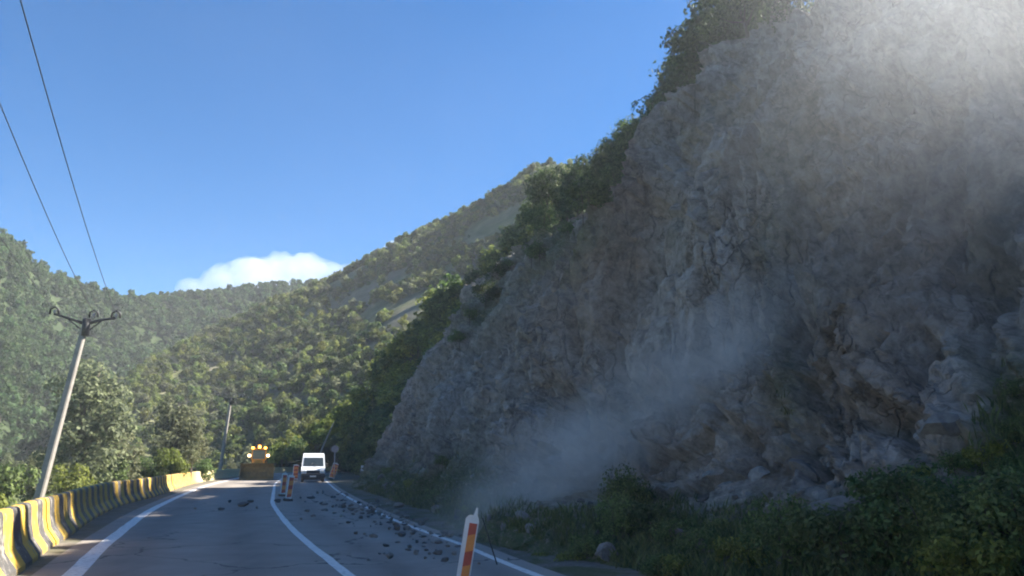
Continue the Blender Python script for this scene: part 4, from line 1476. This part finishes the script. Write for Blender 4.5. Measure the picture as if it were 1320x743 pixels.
# thin rod stuck in the verge
m_ = MB()
a_ = at(637, 716, 13.6); b2 = at(622, 668, 13.4)
m_.tube([a_ - (b2 - a_) * .25, a_, b2], [.012, .012, .009], 6)
tag(m_.build("thin_rod", M["iron"]), "thin dark rod leaning just behind the nearest marker post", "rod")
# small white kilometre stone on the grass
q = hit(467, 607) or Vector((at(465, 609, 60).x, 60, 0.2))
e = empty("kilometre_stone", (q.x, q.y, q.z - .05), .2)
e.scale = (.62, .62, .75)
tag(e, "small white stone marker in the grass right of the white van", "marker stone")
m_ = MB(); m_.prism([(-.09, 0), (.09, 0), (.09, .45), (.055, .55), (-.055, .55), (-.09, .45)], -.16, .16); m_.build("stone_body", M["white_plastic"], e)
m_ = MB(); m_.box((0, 0, .03), (.46, .3, .1), .02); m_.build("stone_foot", M["pole"], e)
# grey sign plate on a post beyond the van
q = at(432, 579, 82)
e = empty("road_sign", (q.x, q.y, -.1), .1)
tag(e, "small pale road sign on a post behind the white van", "sign")
m_ = MB(); m_.tube([(0, 0, 0), (0, 0, q.z + .4)], .035, 8); m_.build("sign_post", M["tin"], e)
m_ = MB()
m_.tube([(0, -.045, q.z + .1), (0, -.075, q.z + .1)], .36, 16); m_.build("sign_plate", M["iron_pale"], e)
# pale snag leaning in the dark wood
a_, b2 = at(419, 570, 92), at(430, 546, 92)
m_ = MB()
dd_ = (a_ - b2)
m_.tube([a_ + dd_ * 1.2, a_ + dd_ * .6 + Vector((.05, 0, 0)), a_, b2, b2 - dd_ * .1], [.10, .10, .09, .07, .02], 7)
m_.tube([a_, a_ + Vector((.5, .2, .9))], [.05, .015], 5)
tag(m_.build("dead_branch", M["pole"]), "pale dead branch leaning in the dark slope above the white van", "branch")


# ------------------------------------------------------------------ white van
def wheel(parent, x, y, r_, w_, side):
    t_ = MB()
    t_.tube([(x - w_ / 2, y, r_), (x - w_ / 2 + .03, y, r_), (x + w_ / 2 - .03, y, r_), (x + w_ / 2, y, r_)], [r_ * .9, r_, r_, r_ * .9], 20)
    ty = t_.build("wheel", M["rubber"], parent)
    k_ = MB()
    xo = x + side * (w_ / 2 + .005)
    k_.tube([(xo - side * .06, y, r_), (xo, y, r_), (xo + side * .02, y, r_)], [r_ * .6, r_ * .58, r_ * .2], 14)
    k_.build("rim", M["tin"], ty)


def make_van(loc, rz):
    """front of the van looks along -Y"""
    e = empty("white_van", loc, rz)
    tag(e, "white panel van facing the viewer in the closed lane beside the cliff", "van")
    wz = lambda z: 1.0 if z < 1.15 else 1.0 - .13 * ((z - 1.15) / 1.4) ** 1.4
    outl = [(.0, .42), (-.02, .62), (.02, .95), (.18, 1.12), (.62, 1.30), (1.28, 2.12), (1.55, 2.34), (2.1, 2.46), (4.9, 2.48), (5.25, 2.40), (5.35, 2.1), (5.38, .9), (5.36, .42)]
    m_ = MB(); m_.prism(outl, -1.0, 1.0, wz); m_.build("body", M["van_white"], e)
    def on_front(y0, z0, y1, z1, x0, x1, nm, mat, th=.02):
        n_ = Vector((0, -(z1 - z0), (y1 - y0))).normalized() * th
        vs = []
        for s_ in (0, 1):
            for (y_, z_, xx) in ((y0, z0, x0), (y0, z0, x1), (y1, z1, x1 * wz(z1) / wz(z0)), (y1, z1, x0 * wz(z1) / wz(z0))):
                vs.append((xx, y_ + n_.y * s_, z_ + n_.z * s_))
        m2 = MB(); m2.add(vs, [(0, 1, 2, 3), (4, 7, 6, 5), (0, 4, 5, 1), (1, 5, 6, 2), (2, 6, 7, 3), (3, 7, 4, 0)])
        return m2.build(nm, mat, e)
    on_front(.66, 1.35, 1.24, 2.07, -.86, .86, "windshield", M["glass"])
    on_front(-.012, .70, .03, 1.0, -.56, .56, "grille", M["van_black"], .03)
    for s_ in (-1, 1):
        m_ = MB(); m_.box((s_ * .77, .06, .91), (.34, .14, .22), .05); hl = m_.build("headlight", M["chrome"], e)
        m_ = MB(); m_.box((s_ * 1.10, .95, 1.45), (.16, .12, .36), .04); m_.tube([(s_ * .95, 1.0, 1.35), (s_ * 1.06, .97, 1.38)], .03, 6); m_.build("mirror", M["van_black"], e)
        m_ = MB(); m_.box((s_ * (1.0 * wz(1.75) - .0), 1.85, 1.7), (.03, .9, .62), .01); m_.build("side_window", M["glass"], e)
        wheel(e, s_ * .86, .95, .34, .22, s_); wheel(e, s_ * .86, 4.3, .34, .22, s_)
        m_ = MB(); m_.tube([(s_ * .3, .58, 1.37), (s_ * .05, .80, 1.62)], .015, 5); m_.build("wiper", M["van_black"], e)
    m_ = MB(); m_.box((0, -.02, .54), (2.0, .22, .42), .06); m_.box((0, .1, .28), (1.7, .2, .16), .03); m_.build("bumper", M["van_black"], e)
    m_ = MB(); m_.box((0, -.145, .5), (.52, .02, .12), .004); m_.build("number_plate", M["plate"], e)
    m_ = MB(); m_.box((0, 2.6, .36), (1.7, 4.6, .22), .05); m_.build("underbody", M["van_black"], e)
    return e


q = on_ground(403, 622)
make_van((q.x, q.y, 0), math.radians(14))


# ------------------------------------------------------------------ wheel loader
def make_loader(loc, rz):
    e = empty("wheel_loader", loc, rz)
    tag(e, "yellow wheel loader facing the viewer with lamps lit and bucket down", "wheel loader")
    # bucket: curved shell open to the front
    m_ = MB()
    inner = [(-.95, .06), (-.30, .10), (-.02, .32), (.10, .75), (.06, 1.22), (-.16, 1.56)]
    outer = [(-.16 + .05, 1.61), (.14, 1.24), (.19, .73), (.06, .24), (-.28, .02), (-.97, .01)]
    m_.prism(inner + outer, -1.55, 1.55)
    bk = m_.build("bucket", M["steel"], e)
    for s_ in (-1, 1):
        m_ = MB(); m_.prism([(-.95, .02), (-.28, .02), (.06, .24), (.18, .73), (.13, 1.24), (-.12, 1.60), (-.3, 1.34), (-.62, .65)], s_ * 1.555, s_ * 1.6); m_.build("bucket_side", M["steel"], bk)
    for k in range(7):
        x_ = -1.38 + k * .46
        m_ = MB(); m_.prism([(-.95, .015), (-.95, .075), (-1.14, .03)], x_ - .06, x_ + .06); m_.build("bucket_tooth", M["steel"], bk)
    for s_ in (-1, 1):
        m_ = MB()
        m_.prism([(.1, .50), (.1, .75), (.7, 1.25), (1.6, 1.92), (1.9, 1.92), (1.9, 1.70), (1.55, 1.6), (.8, 1.0)], s_ * .52 - .08, s_ * .52 + .08)
        m_.build("lift_arm", M["yellow"], e)
        m_ = MB(); m_.tube([(s_ * .28, .5, 1.15), (s_ * .28, 1.7, 1.75)], .07, 8); m_.build("hydraulic_ram", M["iron"], e)
    m_ = MB(); m_.box((0, 1.7, 1.15), (.95, 1.5, .95), .08); m_.box((0, 1.5, 1.7), (.8, .7, .5), .06); m_.build("front_frame", M["yellow"], e)
    m_ = MB(); m_.box((0, 4.2, 1.45), (1.5, 2.7, 1.15), .14); m_.build("engine_hood", M["yellow"], e)
    m_ = MB(); m_.box((0, 3.5, .95), (1.3, 3.6, .5), .08); m_.build("rear_frame", M["steel"], e)
    for y_ in (1.5, 4.4):
        for s_ in (-1, 1):
            t_ = MB()
            r_ = .72
            x_ = s_ * 1.08
            t_.tube([(x_ - .26, y_, r_), (x_ - .2, y_, r_), (x_ + .2, y_, r_), (x_ + .26, y_, r_)], [.58, .72, .72, .58], 22)
            ty = t_.build("wheel", M["rubber"], e)
            k_ = MB(); k_.tube([(x_ + s_ * .20, y_, r_), (x_ + s_ * .275, y_, r_), (x_ + s_ * .285, y_, r_)], [.36, .36, .12], 14); k_.build("rim", M["yellow"], ty)
            g_ = MB(); g_.prism([(y_ - .75, 1.3), (y_ - .5, 1.52), (y_ + .5, 1.52), (y_ + .8, 1.2), (y_ + .8, 1.15), (y_ + .48, 1.47), (y_ - .48, 1.47), (y_ - .72, 1.26)], x_ - .3, x_ + .3); g_.build("mudguard", M["yellow"], e)
    # cab: four posts, glass between, roof
    m_ = MB(); m_.box((0, 2.55, 1.75), (1.4, 1.3, .5), .06)
    for x_ in (-.66, .66):
        for y_ in (1.98, 3.12):
            m_.box((x_, y_, 2.45), (.09, .09, 1.0), .015)
    m_.build("cab_frame", M["yellow"], e)
    for nm, c_, d_ in (("cab_window", (0, 1.98, 2.44), (1.22, .03, .94)), ("cab_window", (0, 3.12, 2.44), (1.22, .03, .94)), ("cab_window", (-.66, 2.55, 2.44), (.03, 1.04, .94)), ("cab_window", (.66, 2.55, 2.44), (.03, 1.04, .94))):
        m_ = MB(); m_.box(c_, d_, .004); m_.build(nm, M["glass"], e)
    m_ = MB(); m_.box((0, 2.5, 3.02), (1.55, 1.6, .16), .06); rf = m_.build("cab_roof", M["yellow"], e)
    for s_ in (-1, 1):
        m_ = MB(); m_.box((s_ * .60, 1.66, 3.12), (.24, .10, .18), .03); m_.build("work_lamp", M["lamp_amber"], e)
        m_ = MB(); m_.box((s_ * .90, 1.52, 2.36), (.30, .14, .26), .06); m_.build("headlamp", M["lamp_white"], e)
        m_ = MB(); m_.tube([(s_ * .90, 1.62, 2.36), (s_ * .90, 1.8, 2.1), (s_ * .6, 1.9, 1.7)], .04, 6); m_.build("lamp_bracket", M["iron"], e)
    m_ = MB(); m_.tube([(0, 2.4, 3.1), (0, 2.4, 3.16), (0, 2.4, 3.34), (0, 2.4, 3.40)], [.13, .12, .12, .05], 12); m_.build("beacon", M["lamp_amber"], e)
    m_ = MB(); m_.tube([(.45, 4.3, 2.0), (.45, 4.3, 2.75)], .06, 8); m_.build("exhaust_pipe", M["iron"], e)
    return e


q = on_ground(327, 619)
make_loader((q.x, q.y + .9, 0), math.radians(15))

# ------------------------------------------------------------------ cloud behind the ridge
def cloud(name, blobs, Yd, dens, label):
    import bmesh
    bm = bmesh.new()
    for (x, y, r_) in blobs:
        c_ = at(x, y, Yd)
        R_ = r_ / F_PX * Yd
        mt = bmesh.ops.create_icosphere(bm, subdivisions=4, radius=R_)
        V = np.array([v.co[:] for v in mt["verts"]])
        nn_ = fbm(V / (R_ * .55) + x * .13, 4, int(x))
        V *= (1 + .55 * nn_ + .18 * fbm(V / (R_ * .2), 3, 9))[:, None]
        V *= np.array((1.25, 1.0, .8))
        for v, p_ in zip(mt["verts"], V):
            v.co = Vector(p_) + c_
    me = bpy.data.meshes.new(name)
    bm.to_mesh(me); bm.free()
    o = link(name, me)
    md = o.modifiers.new("merge", 'REMESH')
    md.mode = 'VOXEL'; md.voxel_size = Yd * 0.0030
    m, nt, nn, ll, b = new_mat(name + "_vapour")
    nn.remove(b)
    pv = N(nt, "ShaderNodeVolumePrincipled")
    pv.inputs["Color"].default_value = (1, 1, 1, 1)
    pv.inputs["Density"].default_value = dens
    pv.inputs["Anisotropy"].default_value = 0.3
    ll.new(pv.outputs[0], nn["Material Output"].inputs["Volume"])
    me.materials.append(m)
    tag(o, label, "cloud")
    return o


cloud("cloud", [(250, 372, 16), (285, 360, 22), (325, 352, 27), (362, 346, 25), (395, 344, 22), (425, 352, 17), (448, 350, 11), (270, 378, 18), (345, 372, 30), (400, 366, 22), (235, 376, 9), (462, 348, 7)], 2600, 0.0048,
      "white heaped cloud rising behind the far ridge")
cloud("cloud", [(508, 314, 6), (517, 311, 5), (499, 318, 5)], 2600, 0.012, "tiny white puff of cloud just above the sunny hill's crest")

# ------------------------------------------------------------------ dust and haze
def dust_cloud(name, centre, axes, radii, dens, nscale, label, aniso=0.2, col=(.88, .84, .80)):
    """soft plume: an ellipsoid whose density fades to nothing at its hull and is broken up by turbulence"""
    import bmesh
    bm = bmesh.new()
    bmesh.ops.create_icosphere(bm, subdivisions=3, radius=1.0)
    me = bpy.data.meshes.new(name); bm.to_mesh(me); bm.free()
    o = link(name, me)
    from mathutils import Matrix
    A = Matrix([list(a) for a in axes]).transposed()
    o.matrix_world = Matrix.Translation(centre) @ A.to_4x4() @ Matrix.Diagonal((*radii, 1))
    m, nt, nn, ll, b = new_mat(name + "_vapour")
    nn.remove(b)
    tc = N(nt, "ShaderNodeTexCoord").outputs["Object"]
    ln = N(nt, "ShaderNodeVectorMath", operation='LENGTH')
    ll.new(tc, ln.inputs[0])
    fall = N(nt, "ShaderNodeMapRange", interpolation_type='SMOOTHSTEP')
    fall.inputs[1].default_value, fall.inputs[2].default_value = 1.0, 0.15
    ll.new(ln.outputs["Value"], fall.inputs[0])
    mp = N(nt, "ShaderNodeMapping")
    mp.inputs["Scale"].default_value = [r_ * nscale for r_ in radii]
    ll.new(tc, mp.inputs[0])
    nz_ = noise_node(nt, mp.outputs[0], 1.0, 4, 0.6, 0.4)
    th = N(nt, "ShaderNodeMapRange", interpolation_type='SMOOTHSTEP')
    th.inputs[1].default_value, th.inputs[2].default_value = 0.30, 0.72
    ll.new(nz_, th.inputs[0])
    dn = math_n(nt, 'MULTIPLY', math_n(nt, 'MULTIPLY', fall.outputs[0], th.outputs[0]), dens)
    pv = N(nt, "ShaderNodeVolumePrincipled")
    pv.inputs["Color"].default_value = (*col, 1)
    pv.inputs["Anisotropy"].default_value = aniso
    ll.new(dn, pv.inputs["Density"])
    ll.new(pv.outputs[0], nn["Material Output"].inputs["Volume"])
    me.materials.append(m)
    tag(o, label, "dust", None, "stuff")
    return o


def plume(p0, p1, r1, r2, dens, nscale, label, lift=0.6, **kw):
    a, b_ = hit(*p0), hit(*p1)
    out = Vector((-.83, -.25, .5))
    a = a + out * lift; b_ = b_ + out * lift
    u_ = (a - b_).normalized()
    w_ = (out - u_ * out.dot(u_)).normalized()
    v_ = w_.cross(u_)
    return dust_cloud("dust_plume", (a + b_) / 2, (u_, v_, w_), ((a - b_).length / 2 * 1.35, r1, r2), dens, nscale, label, **kw)


plume((1000, 440), (720, 640), 3.0, 1.4, 0.48, .6, "grey dust plume pouring down the gully of the cliff")
plume((1060, 385), (850, 545), 2.0, 1.1, 0.55, .7, "thin streak of dust high in the gully of the cliff")
plume((800, 590), (620, 700), 3.0, 1.8, 0.46, .6, "wide grey dust billowing at the foot of the gully")
dust_cloud("glare_haze", Vector((8.4, 10.2, 8.6)), (Vector((.5, .5, .7)).normalized(), Vector((-.7, .7, 0)).normalized(), Vector((-.5, -.5, .7)).normalized()), (8.6, 6.2, 6.8), 0.056, .2, "thin dust haze added for sun glare before the upper right of the cliff", 0.55, (.80, .85, .92))  # volume added to give the veil of sun glare at upper right

dust_cloud("shade_lift_air", Vector((1, 26, 5)), (Vector((1, 0, 0)), Vector((0, 1, 0)), Vector((0, 0, 1))), (30, 42, 22), 0.0023, .05, "thin hazy air added to lift the shade over the road below the cliff", 0.1, (.80, .84, .90))  # volume added to brighten the shaded road and cliff

hz_ = MB()
hz_.box((0, 480, 134), (2300, 1500, 284))
ho = hz_.build("haze", M["iron"])
ho.data.materials.clear()
m, nt, nn, ll, b = new_mat("haze_air")
nn.remove(b)
pv = N(nt, "ShaderNodeVolumePrincipled")
pv.inputs["Color"].default_value = (0.86, 0.92, 1.0, 1)
pv.inputs["Density"].default_value = 0.00011
pv.inputs["Anisotropy"].default_value = 0.0
ll.new(pv.outputs[0], nn["Material Output"].inputs["Volume"])
ho.data.materials.append(m)
tag(ho, "pale blue summer haze filling the valley", "haze", None, "stuff")
